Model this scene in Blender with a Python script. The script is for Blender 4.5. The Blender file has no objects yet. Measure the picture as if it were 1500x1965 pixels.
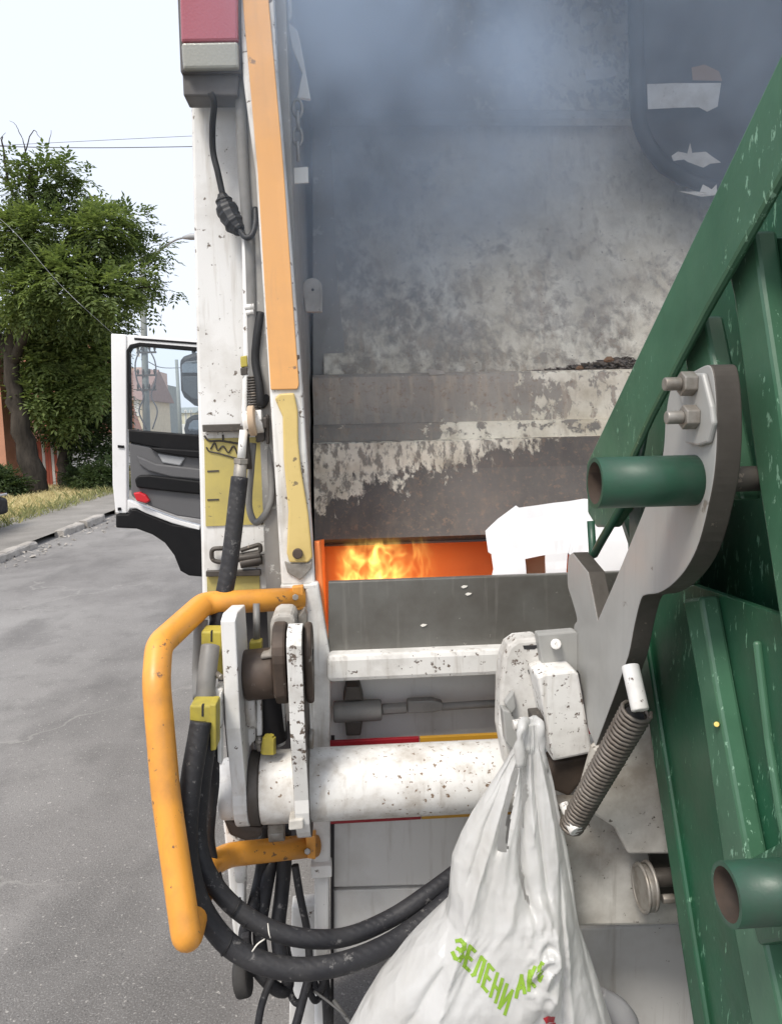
import bpy, bmesh, math, random
import numpy as np
from mathutils import Vector, Matrix, Euler, noise
from mathutils.bvhtree import BVHTree

random.seed(7)
rng = np.random.default_rng(7)
S = bpy.context.scene
C = S.collection
R = math.radians

# ------------------------------------------------------------------ camera
PITCH, YAW, ROLL = -6.8, -3.4, 1.3
CAMZ = 1.65
FPX, W0, H0 = 1450.0, 1500.0, 1965.0
cam_d = bpy.data.cameras.new('camera')
cam = bpy.data.objects.new('camera', cam_d)
C.objects.link(cam)
CROT = Matrix.Rotation(R(YAW), 3, 'Z') @ Matrix.Rotation(R(90 + PITCH), 3, 'X') @ Matrix.Rotation(R(-ROLL), 3, 'Z')
cam.matrix_world = Matrix.Translation((0, 0, CAMZ)) @ CROT.to_4x4()
cam_d.sensor_fit = 'VERTICAL'
cam_d.sensor_height = 36.0
cam_d.lens = FPX / H0 * 36.0
cam_d.clip_start = 0.02
cam_d.clip_end = 3000
S.camera = cam

# ------------------------------------------------------------------ sky and sun
SUN_EL, SUN_AZ = 55.0, 216.0        # azimuth clockwise from +Y (north)
world = bpy.data.worlds.new('World')
S.world = world
world.use_nodes = True
wn = world.node_tree
wn.nodes.clear()
wo = wn.nodes.new('ShaderNodeOutputWorld')
bg = wn.nodes.new('ShaderNodeBackground')
sky = wn.nodes.new('ShaderNodeTexSky')
sky.sky_type = 'NISHITA'
sky.sun_disc = False
sky.sun_elevation = R(SUN_EL)
sky.sun_rotation = R(SUN_AZ)
sky.air_density = 1.0
sky.dust_density = 4.0
sky.ozone_density = 1.0
cl = wn.nodes.new('ShaderNodeMix')
cl.data_type = 'RGBA'
cl.inputs[0].default_value = 0.80
cl.inputs[7].default_value = (4.9, 5.15, 5.75, 1)     # the even grey-white of the cloud layer
wn.links.new(sky.outputs[0], cl.inputs[6])
wn.links.new(cl.outputs[2], bg.inputs[0])
bg.inputs[1].default_value = 0.12
wn.links.new(bg.outputs[0], wo.inputs[0])

sun_d = bpy.data.lights.new('sun', 'SUN')
sun_d.energy = 1.7
sun_d.angle = R(16)
sun_d.color = (1.0, 0.94, 0.85)
sun = bpy.data.objects.new('sun', sun_d)
C.objects.link(sun)
sdir = Vector((math.sin(R(SUN_AZ)) * math.cos(R(SUN_EL)), math.cos(R(SUN_AZ)) * math.cos(R(SUN_EL)), math.sin(R(SUN_EL))))
sun.rotation_euler = sdir.to_track_quat('Z', 'Y').to_euler()

S.view_settings.view_transform = 'Standard'
S.view_settings.look = 'None'
S.view_settings.gamma = 1
S.view_settings.exposure = 0.90
S.render.engine = 'CYCLES'
S.cycles.use_denoising = True
S.cycles.max_bounces = 8
S.cycles.volume_bounces = 1
S.cycles.transparent_max_bounces = 16
S.cycles.sample_clamp_indirect = 6

# ------------------------------------------------------------------ helpers
CAM = Vector((0, 0, CAMZ))

def ray(px, py):
    return CROT @ Vector(((px - W0 / 2) / FPX, -(py - H0 / 2) / FPX, -1.0))

def at(px, py, Y):
    d = ray(px, py)
    return CAM + d * (Y / d.y)

def atx(px, py, X):
    d = ray(px, py)
    return CAM + d * (X / d.x)

def atz(px, py, Z=0.0):
    d = ray(px, py)
    return CAM + d * ((Z - CAMZ) / d.z)

def lin(r, g, b):
    f = lambda c: (c / 255 / 12.92) if c <= 10 else (((c / 255) + 0.055) / 1.055) ** 2.4
    return (f(r), f(g), f(b))

class MB:
    def __init__(self):
        self.v, self.f, self.s, self.e = [], [], [], {}
    def face(self, idx, smooth=False):
        self.f.append(tuple(idx)); self.s.append(smooth)
    def add(self, vs):
        b = len(self.v); self.v.extend([tuple(x) for x in vs]); return b
    def box(self, a, b):
        x0, y0, z0 = [min(a[i], b[i]) for i in range(3)]
        x1, y1, z1 = [max(a[i], b[i]) for i in range(3)]
        k = self.add([(x0,y0,z0),(x1,y0,z0),(x1,y1,z0),(x0,y1,z0),(x0,y0,z1),(x1,y0,z1),(x1,y1,z1),(x0,y1,z1)])
        for q in ((0,3,2,1),(4,5,6,7),(0,1,5,4),(1,2,6,5),(2,3,7,6),(3,0,4,7)):
            self.face([k + i for i in q])
        return self
    def prism(self, pts, ext, smooth=False):
        pts = [Vector(p) for p in pts]; ext = Vector(ext)
        n = len(pts)
        # orient so that the front cap faces away from ext
        nn = Vector((0, 0, 0))
        for i in range(n):
            a, b = pts[i], pts[(i + 1) % n]
            nn += (a - pts[0]).cross(b - pts[0])
        if nn.dot(ext) > 0:
            pts = pts[::-1]
        k = self.add(pts); k2 = self.add([p + ext for p in pts])
        self.face(range(k, k + n)); self.face(range(k2 + n - 1, k2 - 1, -1))
        for i in range(n):
            j = (i + 1) % n
            self.e[len(self.f)] = 1
            self.face((k + j, k + i, k2 + i, k2 + j), smooth)
        return self
    def plate(self, pp, Y, th):
        return self.prism([at(x, y, Y) for x, y in pp], (0, th, 0))
    def platex(self, pp, X, th):
        return self.prism([atx(x, y, X) for x, y in pp], (th, 0, 0))
    def tube(self, path, r, n=14, cap=True, smooth=True):
        P = [Vector(p) for p in path]
        rs = r if isinstance(r, (list, tuple)) else [r] * len(P)
        T = []
        for i in range(len(P)):
            a = P[max(0, i - 1)]; b = P[min(len(P) - 1, i + 1)]
            T.append((b - a).normalized())
        up = Vector((0, 0, 1)) if abs(T[0].z) < 0.9 else Vector((0, 1, 0))
        N = (up - T[0] * up.dot(T[0])).normalized()
        rings = []
        for i in range(len(P)):
            N = (N - T[i] * N.dot(T[i])).normalized()
            B = T[i].cross(N)
            rings.append(self.add([P[i] + (N * math.cos(2*math.pi*j/n) + B * math.sin(2*math.pi*j/n)) * rs[i] for j in range(n)]))
        for i in range(len(P) - 1):
            for j in range(n):
                j2 = (j + 1) % n
                self.face((rings[i] + j, rings[i] + j2, rings[i+1] + j2, rings[i+1] + j), smooth)
        if cap:
            self.face([rings[0] + j for j in range(n - 1, -1, -1)])
            self.face([rings[-1] + j for j in range(n)])
        return self
    def cyl(self, a, b, r, n=24):
        return self.tube([a, b], r, n)
    def pipe(self, a, b, r, wall, n=28):       # an open pipe with a wall thickness
        a, b = Vector(a), Vector(b); t = (b - a).normalized()
        up = Vector((0, 0, 1)) if abs(t.z) < .9 else Vector((0, 1, 0))
        N = (up - t * up.dot(t)).normalized(); B = t.cross(N)
        ring = lambda c, rr: self.add([c + (N*math.cos(2*math.pi*j/n) + B*math.sin(2*math.pi*j/n)) * rr for j in range(n)])
        o0, o1, i0, i1 = ring(a, r), ring(b, r), ring(a, r - wall), ring(b, r - wall)
        for j in range(n):
            k = (j + 1) % n
            self.face((o0+j, o0+k, o1+k, o1+j), True)
            self.face((i0+k, i0+j, i1+j, i1+k), True)
            self.face((o0+k, o0+j, i0+j, i0+k))
            self.face((o1+j, o1+k, i1+k, i1+j))
        return self
    def torus(self, c, a1, a2, R1, r, n=20, m=8):
        c, a1, a2 = Vector(c), Vector(a1), Vector(a2)
        pts = [c + a1 * math.cos(2*math.pi*i/n) * R1[0] + a2 * math.sin(2*math.pi*i/n) * R1[1] for i in range(n)]
        ax = a1.cross(a2).normalized()
        rings = []
        for p in pts:
            d = (p - c).normalized()
            rings.append(self.add([p + (d * math.cos(2*math.pi*j/m) + ax * math.sin(2*math.pi*j/m)) * r for j in range(m)]))
        for i in range(n):
            for j in range(m):
                a, b = rings[i], rings[(i + 1) % n]; j2 = (j + 1) % m
                self.face((a + j, a + j2, b + j2, b + j), True)
        return self
    def build(self, name, mat, parent=None, bevel=0.0, seg=2, kind=None, edge=None):
        me = bpy.data.meshes.new(name)
        me.from_pydata(self.v, [], self.f)
        me.polygons.foreach_set('use_smooth', self.s)
        me.materials.append(M[mat] if isinstance(mat, str) else mat)
        if edge:
            me.materials.append(M[edge])
            for i in self.e: me.polygons[i].material_index = 1
        bm = bmesh.new(); bm.from_mesh(me)
        bmesh.ops.recalc_face_normals(bm, faces=bm.faces)
        bm.to_mesh(me); bm.free()
        o = bpy.data.objects.new(name, me)
        C.objects.link(o)
        if parent is not None:
            o.parent = parent
            o.matrix_parent_inverse = PINV.get(parent.name, Matrix.Identity(4))
        if bevel:
            b = o.modifiers.new('bevel', 'BEVEL'); b.width = bevel; b.segments = seg
            b.limit_method = 'ANGLE'; b.angle_limit = R(40)
        if kind: o['kind'] = kind
        return o

PINV = {}
def thing(name, label, cat, loc, group=None):
    o = bpy.data.objects.new(name, None)
    C.objects.link(o)
    o.location = loc
    o.empty_display_size = .1
    PINV[o.name] = Matrix.Translation(loc).inverted()
    o['label'] = label; o['category'] = cat
    if group: o['group'] = group
    return o

def tag(o, label, cat, group=None):
    o['label'] = label; o['category'] = cat
    if group: o['group'] = group
    return o

def smooth_path(pts, sub=8):
    """Catmull-Rom through the points"""
    P = [Vector(p) for p in pts]
    P = [P[0] * 2 - P[1]] + P + [P[-1] * 2 - P[-2]]
    out = []
    for i in range(1, len(P) - 2):
        for k in range(sub):
            t = k / sub
            out.append(0.5 * ((2*P[i]) + (P[i+1] - P[i-1]) * t + (2*P[i-1] - 5*P[i] + 4*P[i+1] - P[i+2]) * t*t + (-P[i-1] + 3*P[i] - 3*P[i+1] + P[i+2]) * t**3))
    out.append(P[-2])
    return out

def pxpath(pts, sub=8):
    return smooth_path([at(*p) for p in pts], sub)

def round_path(pts, rad, n=6):
    """polyline with rounded corners (bent pipe)"""
    P = [Vector(p) for p in pts]
    out = [P[0]]
    for i in range(1, len(P) - 1):
        a = (P[i-1] - P[i]); b = (P[i+1] - P[i])
        d = min(rad, a.length * .49, b.length * .49)
        p0 = P[i] + a.normalized() * d; p1 = P[i] + b.normalized() * d
        for k in range(n + 1):
            t = k / n
            out.append(p0 * (1-t)**2 + P[i] * 2*t*(1-t) + p1 * t*t)
    out.append(P[-1])
    return out

# ------------------------------------------------------------------ materials
M = {}
class NT:
    def __init__(self, name):
        self.m = bpy.data.materials.new(name); self.m.use_nodes = True
        self.t = self.m.node_tree; self.n = self.t.nodes; self.n.clear()
        self.out = self.n.new('ShaderNodeOutputMaterial')
        self.co = self.n.new('ShaderNodeTexCoord').outputs['Object']
        M[name] = self.m
    def L(self, a, b): self.t.links.new(a, b)
    def map(self, scale=(1,1,1), loc=(0,0,0), rot=(0,0,0), src=None):
        k = self.n.new('ShaderNodeMapping'); k.inputs['Scale'].default_value = scale; k.inputs['Location'].default_value = loc
        k.inputs['Rotation'].default_value = rot
        self.L(src or self.co, k.inputs[0]); return k.outputs[0]
    def noise(self, scale, detail=4, rough=.55, src=None, dist=0.0):
        k = self.n.new('ShaderNodeTexNoise'); k.inputs['Scale'].default_value = scale; k.inputs['Detail'].default_value = detail
        k.inputs['Roughness'].default_value = rough; k.inputs['Distortion'].default_value = dist
        self.L(src or self.co, k.inputs['Vector']); return k.outputs['Fac']
    def voro(self, scale, feature='F1', src=None, out='Distance'):
        k = self.n.new('ShaderNodeTexVoronoi'); k.feature = feature; k.inputs['Scale'].default_value = scale
        self.L(src or self.co, k.inputs['Vector']); return k.outputs[out]
    def ramp(self, fac, a, b, ca=(0,0,0), cb=(1,1,1), interp='LINEAR'):
        k = self.n.new('ShaderNodeValToRGB'); e = k.color_ramp.elements
        k.color_ramp.interpolation = interp
        e[0].position = a; e[1].position = b
        e[0].color = (*ca, 1); e[1].color = (*cb, 1)
        self.L(fac, k.inputs[0]); return k.outputs[0]
    def mix(self, fac, a, b, typ='MIX'):
        k = self.n.new('ShaderNodeMix'); k.data_type = 'RGBA'; k.blend_type = typ
        for i, v in ((0, fac), (6, a), (7, b)):
            if isinstance(v, (int, float)): k.inputs[i].default_value = v
            elif isinstance(v, tuple): k.inputs[i].default_value = (*v, 1)
            else: self.L(v, k.inputs[i])
        return k.outputs[2]
    def math(self, op, a, b=0.0, c=None, clamp=False):
        k = self.n.new('ShaderNodeMath'); k.operation = op; k.use_clamp = clamp
        for i, v in ((0, a), (1, b)) + (((2, c),) if c is not None else ()):
            if isinstance(v, (int, float)): k.inputs[i].default_value = v
            else: self.L(v, k.inputs[i])
        return k.outputs[0]
    def xyz(self, src=None):
        k = self.n.new('ShaderNodeSeparateXYZ'); self.L(src or self.co, k.inputs[0]); return k.outputs
    def sstep(self, v, a, b):
        k = self.n.new('ShaderNodeMapRange'); k.interpolation_type = 'SMOOTHSTEP'
        self.L(v, k.inputs[0]); k.inputs[1].default_value = a; k.inputs[2].default_value = b
        return k.outputs[0]
    def bump(self, h, strength=.3, dist=.002):
        k = self.n.new('ShaderNodeBump'); k.inputs['Strength'].default_value = strength; k.inputs['Distance'].default_value = dist
        self.L(h, k.inputs['Height']); return k.outputs[0]
    def bsdf(self, col, rough=.5, metal=0.0, normal=None, spec=.5, **kw):
        b = self.n.new('ShaderNodeBsdfPrincipled')
        for key, v in (('Base Color', col), ('Roughness', rough), ('Metallic', metal), ('Specular IOR Level', spec)):
            if isinstance(v, tuple): b.inputs[key].default_value = (*v, 1)
            elif isinstance(v, (int, float)): b.inputs[key].default_value = v
            else: self.L(v, b.inputs[key])
        for k2, v in kw.items():
            key = k2.replace('_', ' ')
            if isinstance(v, tuple): b.inputs[key].default_value = (*v, 1)
            else: b.inputs[key].default_value = v
        if normal: self.L(normal, b.inputs['Normal'])
        self.L(b.outputs[0], self.out.inputs[0])
        return b

def paint(name, col, rough=.42, dirt=(.10,.085,.07), damt=.5, dthr=(.45,.75), dscale=5, chip=None, cthr=.66, cscale=38,
          streak=None, samt=.4, bump=.12, metal=0.0, spec=.5, cst=(1,1,1)):
    t = NT(name)
    c = t.mix(t.math('MULTIPLY', t.ramp(t.noise(dscale, 6, .62), *dthr), damt), col, dirt)
    var = t.ramp(t.noise(1.7, 3), .3, .7, (.90,.90,.90), (1.06,1.06,1.06))
    c = t.mix(1.0, c, var, 'MULTIPLY')
    if streak:
        s = t.ramp(t.noise(9, 4, .6, t.map((4.5, 4.5, .35))), .56, .74)
        c = t.mix(t.math('MULTIPLY', s, samt), c, streak)
    h = t.noise(60, 3)
    rv = t.ramp(t.noise(11, 4), .3, .7, (rough*.8,)*3, (min(1, rough*1.35),)*3)
    if chip:
        m = t.ramp(t.math('ADD', t.math('MULTIPLY', t.noise(cscale, 5, .65, t.map(cst)), .75), t.math('MULTIPLY', t.noise(3.1, 2), .25)), cthr - .012, cthr + .012)
        c = t.mix(m, c, chip)
        h = t.math('SUBTRACT', h, t.math('MULTIPLY', m, 1.5))
    t.bsdf(c, rv, metal, t.bump(h, bump, .0015), spec)
    return t

WHITE = (.78, .775, .755)
paint('white_paint', WHITE, .4, (.34,.30,.24), .6, (.48,.78), 5, (.14,.11,.085), .622, 58, (.33,.28,.21), .45)
paint('white_worn', (.73,.72,.69), .5, (.27,.24,.20), .7, (.47,.76), 8, (.13,.10,.08), .603, 62, (.25,.20,.14), .5, .3)
paint('tube_paint', (.74,.73,.70), .42, (.33,.28,.22), .75, (.44,.70), 11, (.20,.135,.085), .60, 85, (.30,.25,.19), .5, .3)
paint('white_grimy', (.64,.62,.57), .6, (.17,.14,.11), .85, (.33,.66), 5, (.09,.075,.06), .625, 70, (.17,.14,.10), .6, .4)
paint('white_cab', (.80,.80,.80), .3, (.5,.48,.45), .3, (.55,.8), 5)
paint('grey_panel', (.66,.655,.635), .5, (.33,.29,.24), .55, (.5,.8), 4, (.15,.12,.1), .66, 40, (.27,.23,.18), .35)
paint('orange_paint', (.78,.34,.05), .38, (.30,.15,.06), .6, (.48,.74), 7, (.20,.11,.06), .625, 44, (.40,.19,.07), .4)
paint('orange_beam', (.74,.38,.13), .42, (.45,.25,.12), .5, (.5,.8), 4, (.28,.17,.10), .645, 40, (.5,.28,.13), .4)
paint('orange_inside', (.88,.26,.075), .5, (.7,.14,.04), .5, (.45,.75), 6)
paint('yellow_paint', (.66,.50,.19), .5, (.48,.34,.10), .7, (.40,.72), 5, (.22,.17,.09), .63, 50)
paint('yellow_sticker', (.52,.43,.13), .45, (.34,.29,.12), .7, (.35,.7), 9, (.26,.22,.10), .63, 70, (.38,.33,.15), .5)
paint('yellow_block', (.47,.39,.06), .5, (.2,.17,.06), .7, (.45,.75), 14)
paint('grey_arm', (.36,.36,.345), .42, (.24,.235,.22), .5, (.42,.75), 4, (.2,.19,.17), .66, 20, (.22,.21,.2), .25, .1)
paint('dark_steel_and_shade', (.085,.075,.066), .5, (.04,.034,.028), .7, (.4,.7), 8, (.18,.15,.12), .64, 30, None, .3, .3, .3)  # steel parts; also colours in shade on arm edge, tube ring and bearing
paint('brown_steel', (.10,.072,.055), .55, (.035,.028,.022), .8, (.4,.7), 9, (.22,.2,.17), .65, 40, None, .3, .4, .2)
paint('bolt_steel', (.33,.31,.28), .45, (.14,.11,.08), .7, (.4,.7), 30, None, .6, 30, None, .3, .3, .5)
paint('spring_steel', (.17,.15,.13), .5, (.08,.06,.045), .7, (.4,.7), 20, (.27,.25,.22), .62, 50, None, .3, .3, .4)
paint('rim_steel', (.19,.19,.175), .4, (.095,.085,.072), .8, (.38,.68), 3.5, (.38,.36,.32), .64, 46, (.27,.26,.235), .6, .2, .25)
paint('inner_wall', (.33,.32,.30), .6, (.20,.18,.155), .7, (.4,.7), 5, (.52,.51,.47), .61, 34, (.33,.32,.30), .4, .3)
paint('black_plate', (.022,.021,.024), .6, (.045,.04,.038), .6, (.4,.7), 5)
paint('black_plastic', (.007,.007,.008), .5, (.02,.019,.018), .4, (.5,.8), 8, spec=.22)
paint('cab_trim', (.115,.115,.12), .55, (.10,.10,.10), .4, (.5,.8), 6)
paint('cable', (.008,.008,.009), .55, (.022,.02,.02), .5, (.5,.8), 20)
paint('grey_cable', (.20,.195,.185), .55, (.08,.075,.07), .5, (.5,.8), 20)
paint('green_paint', (.017,.090,.045), .36, (.03,.06,.036), .7, (.4,.72), 7, (.14,.29,.19), .60, 95, (.03,.085,.055), .35, .25, cst=(1,1,.28))
paint('green_lit', (.058,.150,.088), .34, (.030,.085,.048), .7, (.4,.72), 6, (.19,.34,.24), .605, 95, (.03,.10,.06), .3, .2, cst=(1,1,.4))  # lighter copy of the green: sky reflection on flange and ribs as colour
paint('green_pipe', (.014,.075,.042), .4, (.035,.05,.04), .8, (.4,.7), 9, (.10,.2,.14), .68, 40, None, .3, .3)
paint('rust_inside', (.055,.035,.024), .8, (.02,.016,.012), .7, (.4,.7), 20)
paint('lamp_housing', (.075,.07,.068), .5, (.16,.15,.14), .5, (.4,.7), 12)
paint('rubber_tyre', (.022,.021,.02), .8, (.06,.055,.05), .5, (.4,.7), 9)

# hydraulic hose: black rubber with a fine wrapped relief and pale scuffs
t = NT('hose')
c = t.mix(t.ramp(t.noise(46, 5, .7), .60, .68), (.022,.022,.025), (.15,.145,.14))
c = t.mix(t.math('MULTIPLY', t.ramp(t.noise(7, 4), .45, .7), .6), c, (.06,.058,.057))
hw_ = t.n.new('ShaderNodeTexWave'); hw_.wave_type = 'BANDS'; hw_.bands_direction = 'DIAGONAL'
hw_.inputs['Scale'].default_value = 26; hw_.inputs['Distortion'].default_value = 2.5; hw_.inputs['Detail'].default_value = 2
t.L(t.co, hw_.inputs['Vector'])
t.bsdf(c, .55, 0, t.bump(t.math('ADD', t.math('MULTIPLY', hw_.outputs['Fac'], .5), t.noise(140, 3)), .3, .003), .3)

# packer plate with peeling off-white paint over bare grey-brown steel
def peeled(name, steel, painted, thr, sc=9, stretch=(1,1,1), bias=None, soft=.02, holes=0.0):
    t = NT(name)
    co = t.map(stretch)
    n = t.math('ADD', t.math('MULTIPLY', t.noise(sc, 8, .64, co, .3), .62), t.math('MULTIPLY', t.noise(sc*.22, 4, .6), .38))
    if bias:
        n = t.math('ADD', n, bias(t))
    m = t.ramp(n, thr - soft, thr + soft)
    if holes:
        hn = t.ramp(t.noise(46, 6, .7, t.map((1,1,.32))), .47, .56)
        m = t.math('MULTIPLY', m, t.math('SUBTRACT', 1.0, t.math('MULTIPLY', hn, holes)))
    runs = t.noise(11, 5, .6, t.map((3.2, 3.2, .28)))                 # scrapes and runs along the packing direction
    st = t.mix(t.ramp(t.noise(4, 7, .65), .35, .7), steel, tuple(x * .60 for x in steel))
    st = t.mix(t.math('MULTIPLY', t.ramp(runs, .50, .68), .5), st, (steel[0]*1.35, steel[1]*1.2, steel[2]*1.05))
    st = t.mix(t.math('MULTIPLY', t.ramp(t.noise(60, 6, .75), .54, .66), .6), st, (.26,.17,.115))
    pt = t.mix(t.ramp(t.noise(7, 8, .7), .36, .70), painted, (painted[0]*.62, painted[1]*.58, painted[2]*.52))
    pt = t.mix(t.math('MULTIPLY', t.ramp(runs, .54, .70), .45), pt, (.30,.24,.18))
    pt = t.mix(t.ramp(t.noise(52, 5, .65), .66, .69), pt, (.18,.15,.12))
    c = t.mix(m, st, pt)
    soot = t.ramp(t.noise(2.3, 5, .6, t.map((1,1,1),(4.2,0,1.3))), .48, .72)
    c = t.mix(t.math('MULTIPLY', soot, .38), c, (.17,.15,.135))
    t.bsdf(c, .62, 0, t.bump(t.math('ADD', t.math('MULTIPLY', m, .8), t.math('MULTIPLY', t.noise(50, 4), .5)), .45, .003))

def bias_main(t):
    o = t.xyz()
    a = t.math('MULTIPLY', t.sstep(o[0], .0, .9), .05)
    b = t.math('MULTIPLY', t.sstep(o[2], 1.85, 2.5), .10)      # paint held better near the top of the plate
    return t.math('SUBTRACT', t.math('ADD', a, b), .045)
peeled('packer_plate', (.42,.375,.315), (.82,.77,.66), .492, 24, (1,1,.75), bias_main, .06)
peeled('packer_ledge', (.42,.385,.34), (.80,.755,.65), .535, 30, (1,1,.6), lambda t: t.math('SUBTRACT', t.math('MULTIPLY', t.sstep(t.xyz()[0], .28, .85), .15), .085))
peeled('packer_step', (.27,.25,.22), (.78,.735,.62), .52, 30, (1,1,1), lambda t: t.math('SUBTRACT', t.math('MULTIPLY', t.sstep(t.xyz()[0], .18, .42), .16), .09))
def bias_strip(t):
    o = t.xyz()
    top = t.math('ADD', t.math('MULTIPLY', o[0], .27), 1.435)       # lower edge of the paint left on the blade climbs to the right
    d = t.math('SUBTRACT', o[2], top)
    return t.math('MULTIPLY', t.math('MINIMUM', t.math('MAXIMUM', d, -.10), .08), 1.9)
peeled('packer_blade', (.125,.113,.103), (.82,.78,.67), .488, 34, (1.2, 1, .5), bias_strip, .02, .75)

# asphalt
t = NT('asphalt')
n1 = t.noise(.55, 5, .6); n2 = t.noise(3.2, 6, .7)
c = t.mix(t.ramp(n1, .35, .68), (.165,.156,.149), (.265,.255,.243))
c = t.mix(t.math('MULTIPLY', t.ramp(n2, .50, .72), .6), c, (.112,.106,.101))
c = t.mix(t.math('MULTIPLY', t.ramp(t.noise(.9, 4, .6, t.map((1,.35,1),(3,1,0))), .52, .62), .55), c, (.105,.10,.096))
ag = t.voro(260, 'F1', None, 'Color')
c = t.mix(t.math('MULTIPLY', t.ramp(t.noise(170, 2), .52, .72), .5), c, (.36,.355,.345))
c = t.mix(t.math('MULTIPLY', t.ramp(t.noise(52, 3, .6), .63, .69), .7), c, (.44,.42,.39))
c = t.mix(t.math('MULTIPLY', t.ramp(t.noise(30, 4, .7, t.map((1,1,1),(9,4,0))), .64, .70), .45), c, (.09,.087,.085))
c = t.mix(t.math('MULTIPLY', t.ramp(t.noise(120, 2, .5, t.map((1,1,1),(5,2,0))), .60, .7), .6), c, (.06,.058,.056))
crk = t.voro(.62, 'DISTANCE_TO_EDGE', t.map((1,1,1)))
dis = t.n.new('ShaderNodeVectorMath'); dis.operation = 'ADD'
nz = t.n.new('ShaderNodeTexNoise'); nz.inputs['Scale'].default_value = 2.6; nz.inputs['Detail'].default_value = 5
t.L(t.co, nz.inputs['Vector']); t.L(t.co, dis.inputs[0]); t.L(nz.outputs['Color'], dis.inputs[1])
crk = t.voro(.55, 'DISTANCE_TO_EDGE', dis.outputs[0])
ck = t.math('MULTIPLY', t.ramp(crk, .004, .013, (1,1,1), (0,0,0)), t.ramp(t.noise(.8, 2), .46, .58))
c = t.mix(t.math('MULTIPLY', ck, .55), c, (.30,.29,.27))
t.bsdf(c, .85, 0, t.bump(t.math('ADD', t.noise(150, 3), t.math('MULTIPLY', n2, .8)), .5, .006), .3)

t = NT('pavement')
c = t.mix(t.ramp(t.noise(1.2, 6, .65), .35, .65), (.27,.255,.235), (.18,.170,.155))
c = t.mix(t.math('MULTIPLY', t.ramp(t.noise(70, 3), .5, .7), .5), c, (.40,.38,.34))
t.bsdf(c, .9, 0, t.bump(t.noise(60, 4), .5, .006), .2)
t = NT('kerb_stone')
c = t.mix(t.ramp(t.noise(3, 6, .7), .35, .65), (.46,.43,.39), (.28,.26,.235))
c = t.mix(t.ramp(t.noise(50, 4), .58, .7), c, (.17,.155,.14))
t.bsdf(c, .9, 0, t.bump(t.noise(30, 5), .8, .01), .2)
t = NT('soil')
c = t.mix(t.ramp(t.noise(1.0, 6, .7), .35, .62), (.34,.27,.15), (.20,.17,.10))
c = t.mix(t.ramp(t.noise(40, 4), .5, .7), c, (.42,.35,.2))
t.bsdf(c, .95, 0, t.bump(t.noise(30, 5), .8, .02), .1)

def leafmat(name, a, b, trans=.35):
    t = NT(name)
    g = t.n.new('ShaderNodeNewGeometry')
    c = t.mix(g.outputs['Random Per Island'], a, b)
    d = t.n.new('ShaderNodeBsdfPrincipled'); d.inputs['Roughness'].default_value = .5; d.inputs['Specular IOR Level'].default_value = .25
    tr = t.n.new('ShaderNodeBsdfTranslucent'); mx = t.n.new('ShaderNodeMixShader'); mx.inputs[0].default_value = trans
    t.L(c, d.inputs['Base Color']); t.L(t.mix(1.0, c, (1.15,1.2,.7), 'MULTIPLY'), tr.inputs[0])
    t.L(d.outputs[0], mx.inputs[1]); t.L(tr.outputs[0], mx.inputs[2]); t.L(mx.outputs[0], t.out.inputs[0])
leafmat('leaf_bright', (.125,.175,.058), (.215,.27,.095), .4)
leafmat('leaf_mid', (.072,.108,.040), (.14,.185,.068), .4)
leafmat('leaf_dark', (.042,.07,.030), (.085,.12,.046), .3)
leafmat('dry_grass', (.50,.42,.20), (.72,.63,.36), .1)
leafmat('weed', (.16,.19,.07), (.36,.33,.15), .1)
t = NT('bark')
c = t.mix(t.ramp(t.noise(6, 6, .7, t.map((1,1,.25))), .35, .65), (.070,.060,.050), (.032,.028,.024))
t.bsdf(c, .9, 0, t.bump(t.noise(14, 6, .7, t.map((1,1,.2))), .9, .03), .1)

def flat(name, col, rough=.6, metal=0, spec=.5, **kw):
    t = NT(name)
    v = t.ramp(t.noise(3.5, 5), .3, .7, (.86,.86,.86), (1.08,1.08,1.08))
    t.bsdf(t.mix(1.0, col, v, 'MULTIPLY'), rough, metal, t.bump(t.noise(40, 3), .1, .003), spec, **kw)
flat('house_orange', (.50,.25,.16), .85)
flat('roof_terracotta', (.48,.20,.12), .85)
flat('house_white', (.72,.70,.66), .8)
flat('house_pink', (.52,.37,.32), .85)
flat('house_cream', (.60,.50,.36), .85)
flat('house_yellow', (.62,.58,.42), .85)
flat('roof_brown', (.24,.15,.13), .85)
flat('concrete', (.30,.30,.285), .85)
flat('tower_grey', (.24,.26,.25), .85)
flat('timber_dark', (.06,.05,.045), .8)
flat('fence_green', (.20,.29,.24), .7)
flat('fence_red', (.50,.13,.08), .7)
flat('window_dark', (.05,.06,.07), .15)
flat('wire', (.10,.10,.11), .6)
flat('lamp_grey', (.36,.37,.38), .5)
flat('paper', (.80,.80,.81), .8)
paint('scrap_paper', (.55,.535,.505), .8, (.30,.27,.23), .7, (.4,.7), 14, (.2,.17,.14), .64, 60)
flat('paper_warm', (.80,.77,.70), .8)
flat('cardboard', (.52,.39,.27), .85)
flat('red_tape', (.28,.012,.02), .35)
flat('yellow_tape', (.50,.27,.03), .35)
flat('print_green', (.21,.36,.03), .5)
flat('print_red', (.45,.02,.03), .5)
flat('ash', (.17,.145,.125), .95)
flat('brown_scrap', (.22,.13,.075), .9)
flat('car_paint', (.03,.03,.034), .25)
flat('chrome', (.6,.6,.6), .2, 1)
flat('red_lamp', (.55,.02,.03), .2)
flat('mirror_glass', (.22,.24,.26), .08, 1)
flat('grey_polythene', (.35,.35,.36), .4)
flat('mud', (.17,.125,.09), .9)
flat('gold_mark', (.75,.55,.15), .5)

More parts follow.
